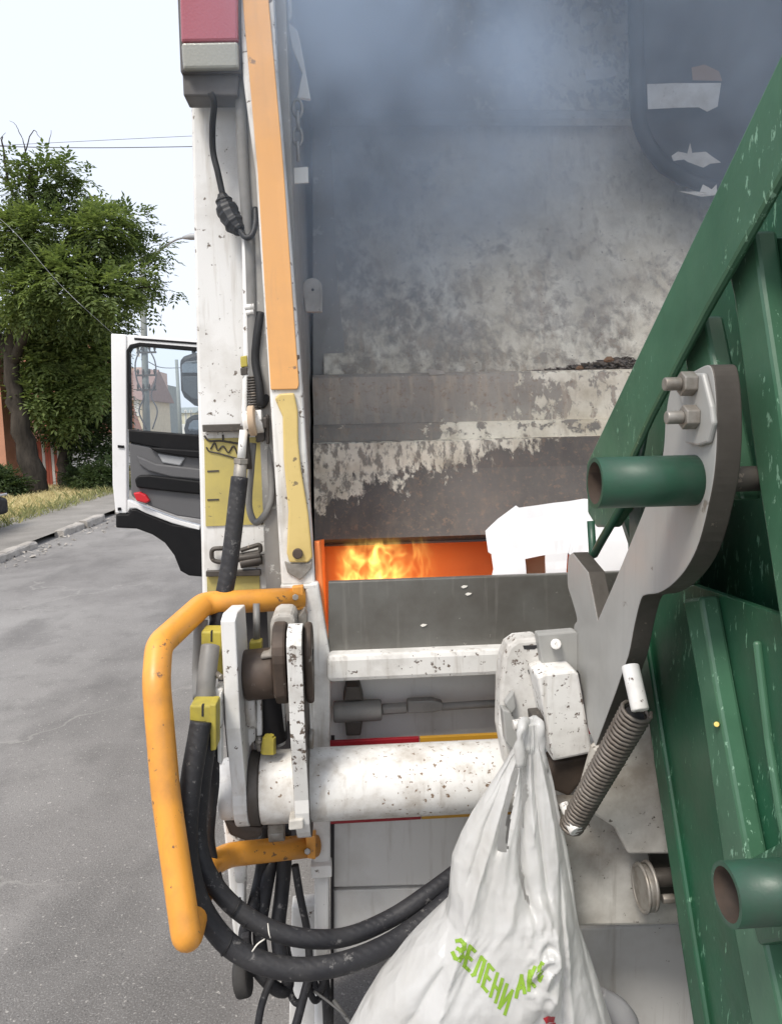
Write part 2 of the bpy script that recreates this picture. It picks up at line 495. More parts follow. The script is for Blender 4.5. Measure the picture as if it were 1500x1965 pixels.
t = NT('red_lens')
t.bsdf(t.mix(t.ramp(t.noise(2, 2), .3, .7), (.30,.055,.07), (.36,.11,.14)), .22, 0, t.bump(t.voro(160), .15, .002), .6)
t = NT('clear_lens')
t.bsdf((.29,.29,.255), .25, 0, t.bump(t.voro(160), .2, .002), .6)
t = NT('glass')
gb = t.n.new('ShaderNodeBsdfGlossy'); gb.inputs['Roughness'].default_value = .02; gb.inputs[0].default_value = (.8,.85,.9,1)
tb = t.n.new('ShaderNodeBsdfTransparent'); tb.inputs[0].default_value = (.93,.96,.97,1)
mx = t.n.new('ShaderNodeMixShader'); mx.inputs[0].default_value = .07
t.L(tb.outputs[0], mx.inputs[1]); t.L(gb.outputs[0], mx.inputs[2]); t.L(mx.outputs[0], t.out.inputs[0])

# thin white polythene of the bag
t = NT('bag_film')
d = t.n.new('ShaderNodeBsdfPrincipled')
c = t.mix(t.ramp(t.noise(5, 5, .6), .45, .75), (.79,.79,.78), (.66,.645,.61))
t.L(c, d.inputs['Base Color']); d.inputs['Roughness'].default_value = .27
wv = t.n.new('ShaderNodeVectorMath'); wv.operation = 'MULTIPLY_ADD'; wv.inputs[1].default_value = (.05,.05,.05)
wz = t.n.new('ShaderNodeTexNoise'); wz.inputs['Scale'].default_value = 14; wz.inputs['Detail'].default_value = 3
t.L(t.co, wz.inputs['Vector']); t.L(wz.outputs['Color'], wv.inputs[0]); t.L(t.co, wv.inputs[2])
k1 = t.voro(15, 'F1', t.map((1.5,1.5,.7), src=wv.outputs[0])); k2 = t.voro(36, 'F1', t.map((1.3,1.3,.8), src=wv.outputs[0]))
t.L(t.bump(t.math('ADD', t.math('MULTIPLY', k1, .9), t.math('MULTIPLY', k2, .35)), .5, .010), d.inputs['Normal'])
tr = t.n.new('ShaderNodeBsdfTranslucent'); tr.inputs[0].default_value = (.85,.85,.83,1)
mx = t.n.new('ShaderNodeMixShader'); mx.inputs[0].default_value = .40
t.L(d.outputs[0], mx.inputs[1]); t.L(tr.outputs[0], mx.inputs[2])
tp = t.n.new('ShaderNodeBsdfTransparent'); my = t.n.new('ShaderNodeMixShader'); my.inputs[0].default_value = .10
t.L(mx.outputs[0], my.inputs[1]); t.L(tp.outputs[0], my.inputs[2]); t.L(my.outputs[0], t.out.inputs[0])
# ================================================================== the setting: road, kerb, verge
def struct(o):
    o['kind'] = 'structure'; return o

def sheet(name, x0, x1, y0, y1, z, mat, nx=1, ny=1, amp=0, parent=None):
    mb = MB()
    xs = np.linspace(x0, x1, nx + 1); ys = np.linspace(y0, y1, ny + 1)
    for y in ys:
        for x in xs:
            dz = amp * noise.noise(Vector((x * .9, y * .9, 3.1))) if amp else 0
            mb.v.append((x, y, z + dz))
    for j in range(ny):
        for i in range(nx):
            a = j * (nx + 1) + i
            mb.face((a, a + 1, a + nx + 2, a + nx + 1), amp > 0)
    return mb.build(name, mat, parent)

struct(sheet('ground', -900, 900, -60, 1500, -.02, 'soil'))
struct(sheet('road', -5.0, 9, -12, 260, 0.0, 'asphalt', 1, 1))
KX = atz(110, 1037, .0).x          # the kerb line runs along the street
struct(sheet('pavement', KX - 1.75, KX - .13, -6, 160, .085, 'pavement', 10, 120, .015))
struct(sheet('verge', -60, KX - 1.7, -6, 160, .075, 'soil', 60, 100, .05))

kerb = bpy.data.objects.new('kerb', None); C.objects.link(kerb); kerb['kind'] = 'structure'
kerb.location = (KX, 8, 0); PINV['kerb'] = Matrix.Translation(kerb.location).inverted()
y = 4.0
k = 0
while y < 60:
    ln = .98 if y < 30 else 2.9
    gap = (10.2 < y < 10.9) or (13.2 < y < 13.9)
    if not gap:
        mb = MB()
        a = random.uniform(-.03, .03); h = random.uniform(.09, .125)
        nx, nz = 6, 1
        base = mb.add([])
        prof = [(0, -.05), (0, h - .02), (.02, h), (.14, h + .005), (.15, -.05)]
        rings = []
        for i in range(nx + 1):
            yy = y + (ln - .03) * i / nx
            rings.append(mb.add([(KX - p[0] + a + random.uniform(-.006, .006), yy, p[1] + random.uniform(-.008, .008)) for p in prof]))
        for i in range(nx):
            for j in range(4):
                mb.face((rings[i] + j, rings[i] + j + 1, rings[i+1] + j + 1, rings[i+1] + j))
        mb.face([rings[0] + j for j in range(5)]); mb.face([rings[-1] + j for j in range(4, -1, -1)])
        mb.build('kerb_stone', 'kerb_stone', kerb)
    y += ln
    k += 1

# crumbled bits by the broken kerb
mb = MB()
for i in range(260):
    y = random.uniform(7, 20); x = KX + abs(random.gauss(0, .22)) - .05
    s = random.uniform(.012, .05)
    p = Vector((x, y, s * .3))
    k = mb.add([p + Vector((random.uniform(-s, s), random.uniform(-s, s), random.uniform(-s*.3, s*.6))) for _ in range(5)])
    mb.face((k, k+1, k+2)); mb.face((k, k+2, k+3)); mb.face((k+1, k+4, k+2)); mb.face((k+2, k+4, k+3)); mb.face((k, k+3, k+4)); mb.face((k, k+4, k+1))
g = mb.build('gravel', 'kerb_stone'); g['kind'] = 'stuff'; tag(g, 'loose crumbled stone bits along the broken kerb', 'gravel')

# ------------------------------------------------------------------ grass (uncountable)
def blades(name, mat, n, fn, label, hgt=(.03, .17)):
    vs, fs = [], []
    for i in range(n):
        x, y, z = fn()
        h = random.uniform(*hgt); a = random.uniform(0, 6.28); w = h * .03 + .003
        lean = Vector((random.gauss(0, .35), random.gauss(0, .35), 1)).normalized() * h
        p = Vector((x, y, z)); d = Vector((math.cos(a), math.sin(a), 0)) * w
        b = len(vs)
        vs += [p - d, p + d, p + lean * .6 + d * .6 + Vector((lean.x, lean.y, 0)) * .1, p + lean + Vector((lean.x, lean.y, -.02)) * .5]
        fs += [(b, b+1, b+2), (b, b+2, b+3)]
    me = bpy.data.meshes.new(name); me.from_pydata([tuple(v) for v in vs], [], fs); me.materials.append(M[mat])
    o = bpy.data.objects.new(name, me); C.objects.link(o); o['kind'] = 'stuff'; tag(o, label, 'grass')
    return o
def verge_pt():
    y = random.uniform(10, 34)
    x = KX - 1.7 - abs(random.gauss(0, 2.2))
    return x, y, .06
def strip_pt():
    y = random.uniform(10, 30)
    return KX - 1.2 - abs(random.gauss(0, .5)), y, .08
blades('dry_grass', 'dry_grass', 52000, verge_pt, 'dry yellow grass on the verge below the trees')
blades('weeds', 'weed', 3500, strip_pt, 'greenish weeds along the inner side of the pavement', (.05, .25))

# ------------------------------------------------------------------ trees and bushes
def leaves(name, mat, lobes, n, parent=None, size=.11, shell=.55):
    """sprigs of small folded leaves spread through ellipsoid lobes"""
    vs = np.zeros((0, 3)); tot = sum(l[1] ** 2 for l in lobes)
    V, F = [], []
    for c, r, sq in lobes:
        m = max(4, int(n * r * r / tot / 9))
        for _ in range(m):
            d = Vector((random.gauss(0, 1), random.gauss(0, 1), random.gauss(0, 1))).normalized()
            rr = r * (shell + (1 - shell) * random.random() ** .6) * (1 + .28 * noise.noise(d * 2.1 + c * .7))
            p = c + Vector((d.x, d.y, d.z * sq)) * rr
            ax = (d + Vector((random.gauss(0, .6), random.gauss(0, .6), random.gauss(-.25, .45)))).normalized()
            sd = ax.cross(Vector((0, 0, 1)))
            sd = sd.normalized() if sd.length > .05 else Vector((1, 0, 0))
            nn = sd.cross(ax)
            L = size * random.uniform(2.0, 3.6); szv = random.uniform(.65, 1.35)
            for k in range(9):
                t_ = (k // 2 + .6) / 5.0
                q = p + ax * L * t_ + Vector((0, 0, -.25 * L * t_ * t_))
                s = (1 if k % 2 else -1) if k < 8 else 0
                ld = (ax * (.55 if s else 1) + sd * s * .85 + nn * random.uniform(-.35, .2)).normalized()
                lw = ld.cross(nn + sd * random.uniform(-.3, .3)).normalized() * size * random.uniform(.17, .27)
                ll = size * szv * random.uniform(.75, 1.2)
                b = len(V)
                V += [q, q + ld * ll * .5 + lw + nn * .012, q + ld * ll + nn * -.01, q + ld * ll * .5 - lw + nn * .012]
                F += [(b, b+1, b+2), (b, b+2, b+3)]
    me = bpy.data.meshes.new(name); me.from_pydata([tuple(v) for v in V], [], F); me.materials.append(M[mat])
    o = bpy.data.objects.new(name, me); C.objects.link(o)
    if parent is not None:
        o.parent = parent; o.matrix_parent_inverse = PINV[parent.name]
    return o

def lobe(px, py, rpx, Y, sq=.85, dy=0):
    return (at(px, py, Y + dy), rpx / FPX * Y, sq)

def limb(mb, pts, r0, r1, jit=.05):
    P = smooth_path(pts, 5)
    P = [p + Vector((random.uniform(-jit, jit), random.uniform(-jit, jit), 0)) * min(1, i * .3) for i, p in enumerate(P)]
    mb.tube(P, [r0 + (r1 - r0) * i / (len(P) - 1) for i in range(len(P))], 9)

YT = 15.5
b0 = atz(72, 948, .05)
YT = b0.y
tr1 = thing('tree', 'tall bushy green tree with leaning trunk left of the open cab door', 'tree', b0)
mb = MB()
top = [b0, at(58, 880, YT), at(36, 790, YT), at(22, 690, YT), at(40, 560, YT), at(60, 420, YT), at(58, 320, YT)]
limb(mb, top, .30, .05)
for pts, r in (([at(24,700,YT), at(60,620,YT-.4), at(120,540,YT-.6), at(190,470,YT-.5)], .13),
               ([at(30,620,YT), at(90,520,YT+.4), at(150,430,YT+.6), at(170,380,YT+.8)], .11),
               ([at(22,690,YT), at(-20,600,YT), at(-40,500,YT)], .12),
               ([at(120,540,YT-.6), at(210,560,YT-.8), at(290,550,YT-1)], .07),
               ([at(60,420,YT), at(20,360,YT), at(8,300,YT), at(4,262,YT)], .05),
               ([at(58,330,YT), at(50,290,YT), at(42,262,YT)], .025),
               ([at(50,290,YT), at(64,250,YT), at(80,268,YT)], .015),
               ([at(90,330,YT), at(92,280,YT), at(100,250,YT)], .015),
               ([at(4,300,YT), at(-6,280,YT), at(10,255,YT)], .015),
               ([at(42,262,YT), at(30,240,YT), at(20,232,YT)], .01)):
    limb(mb, pts, r, r * .3, .02)
mb.build('trunk', 'bark', tr1)
leaves('crown', 'leaf_mid', [lobe(90,345,46,YT,.9), lobe(125,325,24,YT), lobe(50,375,48,YT), lobe(150,390,40,YT,.8,.6), lobe(30,310,16,YT), lobe(170,345,10,YT)], 3600, tr1, .15, .2)
LB = [ lobe(20,460,60,YT), lobe(225,440,46,YT,.9,.3),
      lobe(262,425,26,YT,.9), lobe(180,460,62,YT,.9,-.4), lobe(95,470,70,YT,.9,-.5), lobe(285,475,22,YT), lobe(250,520,48,YT,.9,-.3), lobe(310,490,12,YT), lobe(322,472,7,YT),
      lobe(290,545,16,YT), lobe(312,560,9,YT), lobe(338,558,6,YT), lobe(20,560,70,YT), lobe(110,560,76,YT,.9,-.7), lobe(190,575,50,YT,.9,-.9), lobe(292,585,10,YT)]
leaves('crown', 'leaf_mid', LB, 19000, tr1, .135)
LB2 = [lobe(60,440,40,YT-.8), lobe(190,440,44,YT-1.0), lobe(250,540,34,YT-1), lobe(120,540,60,YT-1.3), lobe(20,440,36,YT-.6), lobe(205,560,45,YT-1.5),
       lobe(40,570,44,YT-1.2), ]
o = leaves('crown', 'leaf_bright', LB2, 12000, tr1, .14, .35)
b1 = atz(128, 936, .05)
Y2 = b1.y
tr2 = thing('tree', 'shorter dark-trunked tree with drooping bright leaves beside the cab door', 'tree', b1)
mb = MB()
limb(mb, [b1, at(124,890,Y2), at(126,830,Y2), at(118,760,Y2), at(110,690,Y2)], .24, .06)
limb(mb, [at(124,850,Y2), at(165,800,Y2-.3), at(195,740,Y2-.4)], .09, .03)
limb(mb, [at(120,800,Y2), at(90,750,Y2-.3), at(75,700,Y2-.4)], .08, .03)
mb.build('trunk', 'bark', tr2)
LB = [lobe(70,680,55,Y2), lobe(130,660,66,Y2), lobe(180,680,52,Y2), lobe(110,740,66,Y2,.8), lobe(180,760,56,Y2,.9), lobe(90,800,38,Y2,.7), lobe(150,820,44,Y2,.8),
      lobe(205,830,40,Y2,.9), lobe(205,630,36,Y2,.8), lobe(60,630,50,Y2), lobe(185,880,34,Y2)]
leaves('crown', 'leaf_dark', LB, 25000, tr2, .14)
leaves('crown', 'leaf_bright', [lobe(100,690,48,Y2-1.3), lobe(80,760,34,Y2-1.4), lobe(165,745,38,Y2-1.3), lobe(150,655,44,Y2-1.2), lobe(195,700,26,Y2-1.2), lobe(75,640,36,Y2-1.1), lobe(130,800,30,Y2-1.1)],
       11000, tr2, .16, .3)
def bush(px, py, rpx, Y, label, n=5000, mat='leaf_dark'):
    b = at(px, py, Y); b.z = .05
    t_ = thing('bush', label, 'bush', b, 'bushes under the trees')
    r = rpx / FPX * Y
    mb = MB()
    for k in range(5):
        mb.tube(smooth_path([b + Vector((random.uniform(-.05,.05), 0, -.05)), b + Vector((random.uniform(-.4,.4)*r, random.uniform(-.2,.2)*r, r*.6)), b + Vector((random.uniform(-.7,.7)*r, random.uniform(-.4,.4)*r, r*1.2))], 4), .015, 6)
    mb.build('stem', 'bark', t_)
    leaves('foliage', mat, [(b + Vector((random.uniform(-.6,.6)*r, random.uniform(-.4,.4)*r, r*random.uniform(.4,1.1))), r*random.uniform(.5,.8), .9) for _ in range(6)], n, t_, .10)
bush(192, 925, 36, 19.5, 'dark green bush against the open cab door, right of both trunks', 6000)
bush(150, 925, 22, 20.5, 'small dark bush just right of the second tree trunk', 3000)
bush(8, 930, 34, 18.5, 'dark green bush at the left edge behind the parked car', 6000)
bush(92, 922, 20, 22.0, 'low grey-green bush between the two tree trunks', 2500, 'leaf_mid')

# ------------------------------------------------------------------ houses behind the trees
def quadwin(parent, p, w, h, mframe='house_white', mpane='window_dark', th=.06):
    """window facing -Y with its lower left corner at p"""
    f = MB()
    x, y, z = p
    f.box((x, y - th, z), (x + .08, y + .02, z + h)); f.box((x + w - .08, y - th, z), (x + w, y + .02, z + h))
    f.box((x + .081, y - th, z), (x + w - .081, y + .02, z + .08)); f.box((x + .081, y - th, z + h - .08), (x + w - .081, y + .02, z + h))
    f.box((x + w/2 - .03, y - th + .01, z + .081), (x + w/2 + .03, y + .02, z + h - .081))
    fo = f.build('window', mframe, parent)
    g_ = MB(); g_.box((x + .05, y - .02, z + .05), (x + w - .05, y + .01, z + h - .05)); g_.build('pane', mpane, fo)

YH = 24.0
pL = at(-260, 905, YH); pR = at(132, 905, YH); pT = at(0, 838, YH)
hx0, hx1 = -14.0, pR.x
h1 = thing('house', 'orange-roofed white house glimpsed behind the leaning tree trunk', 'house', (hx0, YH, 0))
mb = MB(); mb.box((hx0, YH, 0), (hx1, YH + 7, pT.z)); mb.build('wall', 'house_white', h1)
mb = MB()
zt = at(0, 640, YH + 3.5).z
mb.prism([(hx0 - .4, YH - .5, pT.z), (hx0 - .4, YH + 7.5, pT.z), (hx0 - .4, YH + 3.5, zt)], (hx1 - hx0 + .8, 0, 0))
mb.build('roof', 'roof_terracotta', h1)
mb = MB(); mb.box((hx0 - .4, YH - .56, pT.z - .16), (hx1 + .4, YH - .4, pT.z - .01)); mb.build('eave', 'timber_dark', h1)
for px in (-60, 18, 88):
    p = at(px, 905, YH - .01)
    quadwin(h1, (p.x, YH, .75), .75, 1.15)
# orange gable wing at the far left
YG = 20.5
g0 = at(-70, 900, YG); g1 = at(14, 900, YG)
h2 = thing('house', 'tall orange brick gable wall at the very left edge', 'house', (g0.x, YG, 0))
mb = MB()
zz = at(0, 700, YG).z
mb.prism([(g0.x, YG, 0), (g1.x, YG, 0), (g1.x, YG, zz - .6), ((g0.x + g1.x) / 2, YG, zz + 1.0), (g0.x, YG, zz - .6)], (0, 2.4, 0)); mb.build('wall', 'house_orange', h2)
quadwin(h2, (g1.x - .85, YG, 1.0), .6, 1.1)
# red and white picket gate between the trunks
fx0 = at(66, 900, 21.5).x; fx1 = at(118, 900, 21.5).x
fz = at(90, 838, 21.5).z
f_ = thing('fence', 'red, white and grey-green paling fence between the two tree trunks', 'fence', (fx0, 21.5, 0))
n = 9
for i in range(n):
    xa = fx0 + (fx1 - fx0) * i / n
    mb = MB(); mb.box((xa, 21.5, .03), (xa + (fx1 - fx0) / n * .86, 21.54, fz - .12 * (i % 2)))
    mb.build('paling', ('fence_green', 'fence_red', 'fence_red', 'house_white', 'fence_red', 'fence_red', 'house_white', 'fence_red', 'house_white')[i], f_)
for z in (.4, 1.05):
    MB().box((fx0 - .1, 21.545, z), (fx1 + .1, 21.6, z + .1)).build('rail', 'timber_dark', f_)

def block(name, label, px0, px1, pyt, Y, depth, mat, rows, roofmat=None, roof_h=0.0):
    a = at(px0, pyt, Y); b = at(px1, pyt, Y)
    t_ = thing(name, label, 'building', (a.x, Y, 0))
    zt = (a.z + b.z) / 2
    mb = MB(); mb.box((a.x, Y, 0), (b.x, Y + depth, zt)); mb.build('wall', mat, t_)
    if roofmat:
        mb = MB(); mb.prism([(a.x - .3, Y - .3, zt), (a.x - .3, Y + depth + .3, zt), (a.x - .3, Y + depth / 2, zt + roof_h)], (b.x - a.x + .6, 0, 0)); mb.build('roof', roofmat, t_)
    for (z, h, n) in rows:
        w = (b.x - a.x) / n
        for i in range(n):
            quadwin(t_, (a.x + w * (i + .28), Y, z), w * .44, h)
    return t_
block('apartment_building', 'tall pinkish building seen at the left of the cab door window', 225, 276, 705, 62, 8, 'house_pink', ((1.2,1.3,3),(7.2,1.3,3)))
block('house', 'cream gabled house below the pink building in the cab door window', 236, 271, 768, 50, 8, 'house_cream', ((2.4,1.0,2),), 'roof_brown', 2.2)
block('building', 'narrow grey-green building right behind the utility pole', 280, 304, 735, 70, 8, 'tower_grey', ((2,1.3,2),(4.2,1.3,2)))
block('building', 'low pale yellow building with arched windows at the end of the street', 300, 372, 793, 120, 12, 'house_yellow', ((2.2,2.0,7),), 'tower_grey', 1.0)
mb = MB(); a = atz(300, 850); mb.box((at(280,826,90).x, 90, 0), (at(420,826,90).x, 90.2, at(330,814,90).z))
tag(mb.build('street_wall', 'house_white'), 'pale low wall running below the yellow building', 'wall')

# ------------------------------------------------------------------ utility poles, street lamp and wires
YP = 26.0
pb = at(279, 820, YP); pb.z = 0
pole = thing('utility_pole', 'dark utility pole with a curved street lamp arm above the cab door', 'pole', pb)
pt = at(272, 470, YP)
mb = MB(); mb.tube([pb, (pb.x * .5 + pt.x * .5, YP, (pt.z) / 2), pt], [.13, .11, .085], 12); mb.build('post', 'tower_grey', pole)
mb = MB()
arm = smooth_path([at(274, 520, YP), at(286, 500, YP - .1), at(310, 478, YP - .3), at(336, 461, YP - .5), at(352, 456, YP - .6)], 5)
mb.tube(arm, .035, 8); mb.build('lamp_arm', 'lamp_grey', pole)
mb = MB(); e = arm[-1]; mb.tube([e, e + Vector((.25, -.05, .02)), e + Vector((.5, -.1, .0)), e + Vector((.62, -.12, -.04))], [.05, .11, .10, .03], 10); mb.build('lamp_head', 'lamp_grey', pole)
for zpx in (676, 720, 748):
    c = at(281, zpx, YP - .14)
    ca_ = MB().box(c + Vector((-.32, 0, -.03)), c + Vector((.32, .06, .03))).build('crossarm', 'timber_dark', pole)
    for dx in (-.27, -.1, .1, .27):
        MB().tube([c + Vector((dx, .03, .028)), c + Vector((dx, .03, .12)), c + Vector((dx, .03, .2))], [.02, .045, .03], 8).build('insulator', 'timber_dark', ca_)
mb = MB()
for s in (-1, 1):
    c = at(281, 690, YP)
    mb.tube(smooth_path([c + Vector((.1*s, -.1, .4)), c + Vector((.32*s, -.15, -.1)), c + Vector((.30*s, -.15, -.7)), c + Vector((.12*s, -.12, -1.2)), c + Vector((.3*s, -.15, -1.7)), c + Vector((.1*s,-.12,-2.3))], 6), .025, 6)
mb.build('loose_cable', 'wire', pole)
p2 = at(346, 820, 48); p2.z = 0
pole2 = tag(MB().tube([p2, (p2.x, 48, at(346, 690, 48).z)], [.13, .1], 10).build('utility_pole', 'tower_grey'), 'thin far pole beside the cab mirror', 'pole')
def wire(pts, r, label):
    return tag(MB().tube(smooth_path(pts, 10), r, 5).build('overhead_wire', 'lamp_grey' if r < .006 else 'wire'), label, 'wire', 'overhead wires')
wire([at(-200, 270, 30), at(100, 283, 30), at(500, 279, 32), at(1400, 262, 36)], .016, 'upper-left overhead wire, the darker and lower of two before the column')
wire([at(-200, 290, 34), at(120, 273, 34), at(500, 255, 36), at(1400, 215, 42)], .010, 'faint thin overhead wire just above the darker one')
wire([at(272, 690, YP), at(340, 706, 40), at(480, 690, 60), at(900, 640, 90)], .02, 'faint wire sagging across the sky in the cab door window')
wire([at(-120, 340, 13), at(10, 428, 13), at(115, 545, 13), at(200, 625, 14), at(274, 690, YP)], .0032, 'thin slanting wire crossing in front of the tree crown')

# ------------------------------------------------------------------ parked car at the left edge
cp = atz(-20, 1012, .09)
car = thing('parked_car', 'dark car parked at the left edge, only its bumper corner showing', 'car', cp)
xr = at(13, 985, cp.y).x        # right flank
cy0 = cp.y
def carbox(name, pts, x0, x1, mat, bevel=.04):
    return MB().prism([(x0, cy0 - y, z) for y, z in pts], (x1 - x0, 0, 0)).build(name, mat, car, bevel, 3)
carbox('body', [(0,.36),(0,.78),(.25,.92),(1.0,.98),(1.7,1.02),(3.9,.98),(4.2,.8),(4.2,.36)], xr - 1.68, xr - .04, 'car_paint', .08)
carbox('cabin', [(.55,.96),(1.25,1.42),(2.5,1.46),(3.3,1.0)], xr - 1.58, xr - .16, 'window_dark', .08)
carbox('bumper', [(-.12,.30),(-.12,.56),(.1,.60),(.35,.58),(.35,.30)], xr - 1.72, xr, 'black_plastic', .06)
carbox('bumper_trim', [(-.125,.60),(-.10,.64),(.3,.64),(.3,.60)], xr - 1.71, xr - .005, 'chrome', .01)
for yy in (.75, 3.4):
    for xx in (xr - .22, xr - 1.68):
        w = MB().cyl((xx, cy0 - yy, .40), (xx + .2, cy0 - yy, .40), .31, 24).build('wheel', 'rubber_tyre', car, .02)
        MB().cyl((xx - .005, cy0 - yy, .40), (xx + .206, cy0 - yy, .40), .19, 20).build('rim', 'chrome', w)
for xx in (xr - 1.6, xr - .36):
    MB().box((xx, cy0 - .06, .66), (xx + .28, cy0 + .03, .80)).build('headlight', 'chrome', car, .02)
# ================================================================== the garbage truck
truck = thing('garbage_truck', 'white and orange rear-loading garbage truck smoking, its left cab door open', 'truck', (.8, 4.0, 0))
X0, X1 = -.42, 2.02           # outer sides
WALLX = -.105                 # inner face of the left hopper wall
def part(mb, name, mat, bevel=.003, parent=None, **kw):
    return mb.build(name, mat, parent or truck, bevel, **kw)

# --- body, chassis and wheels (mostly hidden behind the tailgate)
part(MB().box((X0, 3.46, 1.0), (X1, 4.15, 3.25)), 'body', 'white_paint', .02)
for i in range(4):
    y = 3.5 + i * .18
    part(MB().box((X0 - .05, y, 1.0), (X0 - .001, y + .05, 3.22)), 'body_rib', 'white_paint', .008)
part(MB().box((.35, 1.95, .55), (.5, 5.7, .8)).box((1.15, 1.95, .55), (1.3, 5.7, .8)), 'chassis', 'dark_steel_and_shade')
for (yy, xs) in ((3.45, ((-.30, -.02), (1.62, 1.90))), (4.98, ((-.36, -.08), (1.64, 1.92)))):
    for xa, xb in xs:
        w = part(MB().cyl((xa, yy, .5), (xb, yy, .5), .5, 40), 'wheel', 'rubber_tyre', .04)
        part(MB().cyl((xa - .01, yy, .5), (xb + .01, yy, .5), .27, 30), 'rim', 'white_worn', .01, w)
part(MB().box((X0, 2.6, .78), (X0 + .3, 4.1, .99)), 'side_guard', 'black_plastic', .01)
# --- cab
cabx0, cabx1, cy = X0, 2.0, 4.22
cab = part(MB().box((cabx0, cy, .75), (cabx1, cy + .12, 2.45)).box((cabx0, cy + .121, .75), (cabx0 + .05, 5.9, .95)).box((cabx0, 5.2, .951), (cabx0 + .05, 5.9, 1.3))
     .box((cabx1 - .05, cy + .121, .75), (cabx1, 5.9, 2.45)).box((cabx0, 5.901, .75), (cabx1, 6.0, 1.5)).box((cabx0, 5.22, 1.301), (cabx0 + .05, 5.3, 2.44))
     .box((cabx0, cy + .121, 2.451), (cabx1, 6.0, 2.55)).box((cabx0 + .051, cy + .121, .75), (cabx1 - .051, 5.9, .82)), 'cab', 'white_cab', .015)
part(MB().box((cabx0 + .15, 4.45, .83), (cabx0 + .65, 4.95, 1.15)).box((cabx0 + .15, 4.40, 1.151), (cabx0 + .65, 4.52, 1.75)), 'driver_seat', 'black_plastic', .04)
part(MB().box((cabx0 + .06, 5.45, .83), (cabx1 - .06, 5.85, 1.35)), 'dashboard', 'black_plastic', .05)
part(MB().box((cabx0 + .08, 5.93, 1.51), (cabx1 - .08, 5.94, 2.44)), 'windscreen', 'glass', 0)
# --- open cab door
YD = 5.1
def dplate(name, pp, Y, th, mat, bevel=.006, parent=None):
    return part(MB().plate(pp, Y, th), name, mat, bevel, parent)
door = part(MB().plate([(213,640),(243,642),(244,985),(222,985),(216,930)], YD, .06)            # rear stile
            .plate([(244.3,642),(540,667),(540,685),(268,660),(250,664),(244.3,676)], YD, .06)        # top rail
            .plate([(490,684),(540,687),(540,1011),(490,1004)], YD, .06)
            .plate([(244.4,958),(262,966),(300,982),(340,997),(384,1009),(384,1019),(330,1004),(280,985),(262,976),(250,976),(244.4,985)], YD, .06), 'cab_door', 'white_cab', .008)
dplate('window_seal', [(243,672),(250,661),(268,657),(536,679),(536,687),(268,664),(253,668),(248,676),(251,824),(246,824)], YD - .012, .05, 'black_plastic', .003, door)
dplate('roof_groove', [(258,648),(536,669),(536,673),(258,652)], YD - .004, .02, 'black_plastic', 0, door)
dplate('window_pane', [(248,664),(536,683),(536,845),(248,826)], YD + .03, .006, 'glass', 0, door)
dplate('sill_trim', [(246,824),(536,847),(536,879),(312,862),(247,849)], YD - .03, .05, 'black_plastic', .01, door)
dplate('trim_panel', [(247.5,849.5),(312,862.5),(536,879.5),(536,1019),(340,990),(290,972),(262,960),(252,950)], YD - .02, .05, 'cab_trim', .01, door)
dplate('armrest', [(285,858),(536,875),(536,891),(365,878),(300,868)], YD - .06, .04, 'black_plastic', .01, door)
dplate('handle_cup', [(302,870),(356,878),(346,894),(312,888)], YD - .035, .03, 'lamp_grey', .008, door)
dplate('trim_fold', [(262,874),(300,890),(536,917),(536,933),(330,916),(285,904),(268,892)], YD - .04, .025, 'cab_trim', .01, door)
dplate('door_pocket', [(258,920),(266,912),(285,911),(536,941),(536,963),(330,944),(262,936)], YD - .05, .03, 'black_plastic', .012, door)
dplate('marker_lamp', [(255,946),(268,944),(280,950),(288,962),(280,966),(262,962)], YD - .05, .04, 'red_lamp', .01, door)
dplate('lower_skirt', [(222,986),(246,986),(252,977),(262,977),(284,987),(330,1006),(536,1035),(536,1121),(362,1105),(346,1096),(334,1066),(316,1042),(292,1026),(262,1015),(222,1013)], YD, .09, 'black_plastic', .012, door)
dplate('lock', [(226,854),(238,855),(238,860),(226,859)], YD - .01, .03, 'black_plastic', .002, door)
dplate('catch', [(226,974),(232,974),(232,980),(226,980)], YD - .01, .03, 'black_plastic', .002, door)
# --- mirrors in front of the cab
YM = 5.75
mir = part(MB().plate([(344,690),(352,683),(372,676),(420,676),(420,790),(372,778),(352,762),(346,748)], YM, .09), 'mirror', 'black_plastic', .03)
part(MB().plate([(349,700),(356,694),(400,690),(400,716),(349,716)], YM - .012, .02), 'mirror_glass', 'mirror_glass', .004, mir)
part(MB().plate([(349,722),(400,722),(400,770),(368,764),(352,750)], YM - .012, .02), 'wide_mirror', 'window_dark', .004, mir)
part(MB().tube(round_path([at(372,678,YM+.04), at(372,660,YM+.04), (at(420,660,YM).x+.15, YM+.04, at(420,660,YM).z)], .05), .015, 8), 'mirror_arm', 'black_plastic', 0, mir)
mir2 = part(MB().plate([(352,822),(356,806),(366,796),(400,794),(400,850),(356,850)], YM + .02, .08), 'kerb_mirror', 'black_plastic', .03)
part(MB().plate([(361,824),(364,812),(372,806),(400,806),(400,828),(366,828)], YM + .008, .02), 'mirror_glass', 'mirror_glass', .004, mir2)

# --- tailgate left column
YC = 1.95
part(MB().plate([(352,-420),(480,-420),(505,180),(545,1128),(388,1152)], YC, 1.49), 'rear_column', 'white_paint', .008)
part(MB().plate([(462,-420),(474,-420),(512,820),(500,820)], YC - .05, .049), 'column_flange', 'white_worn', .006)
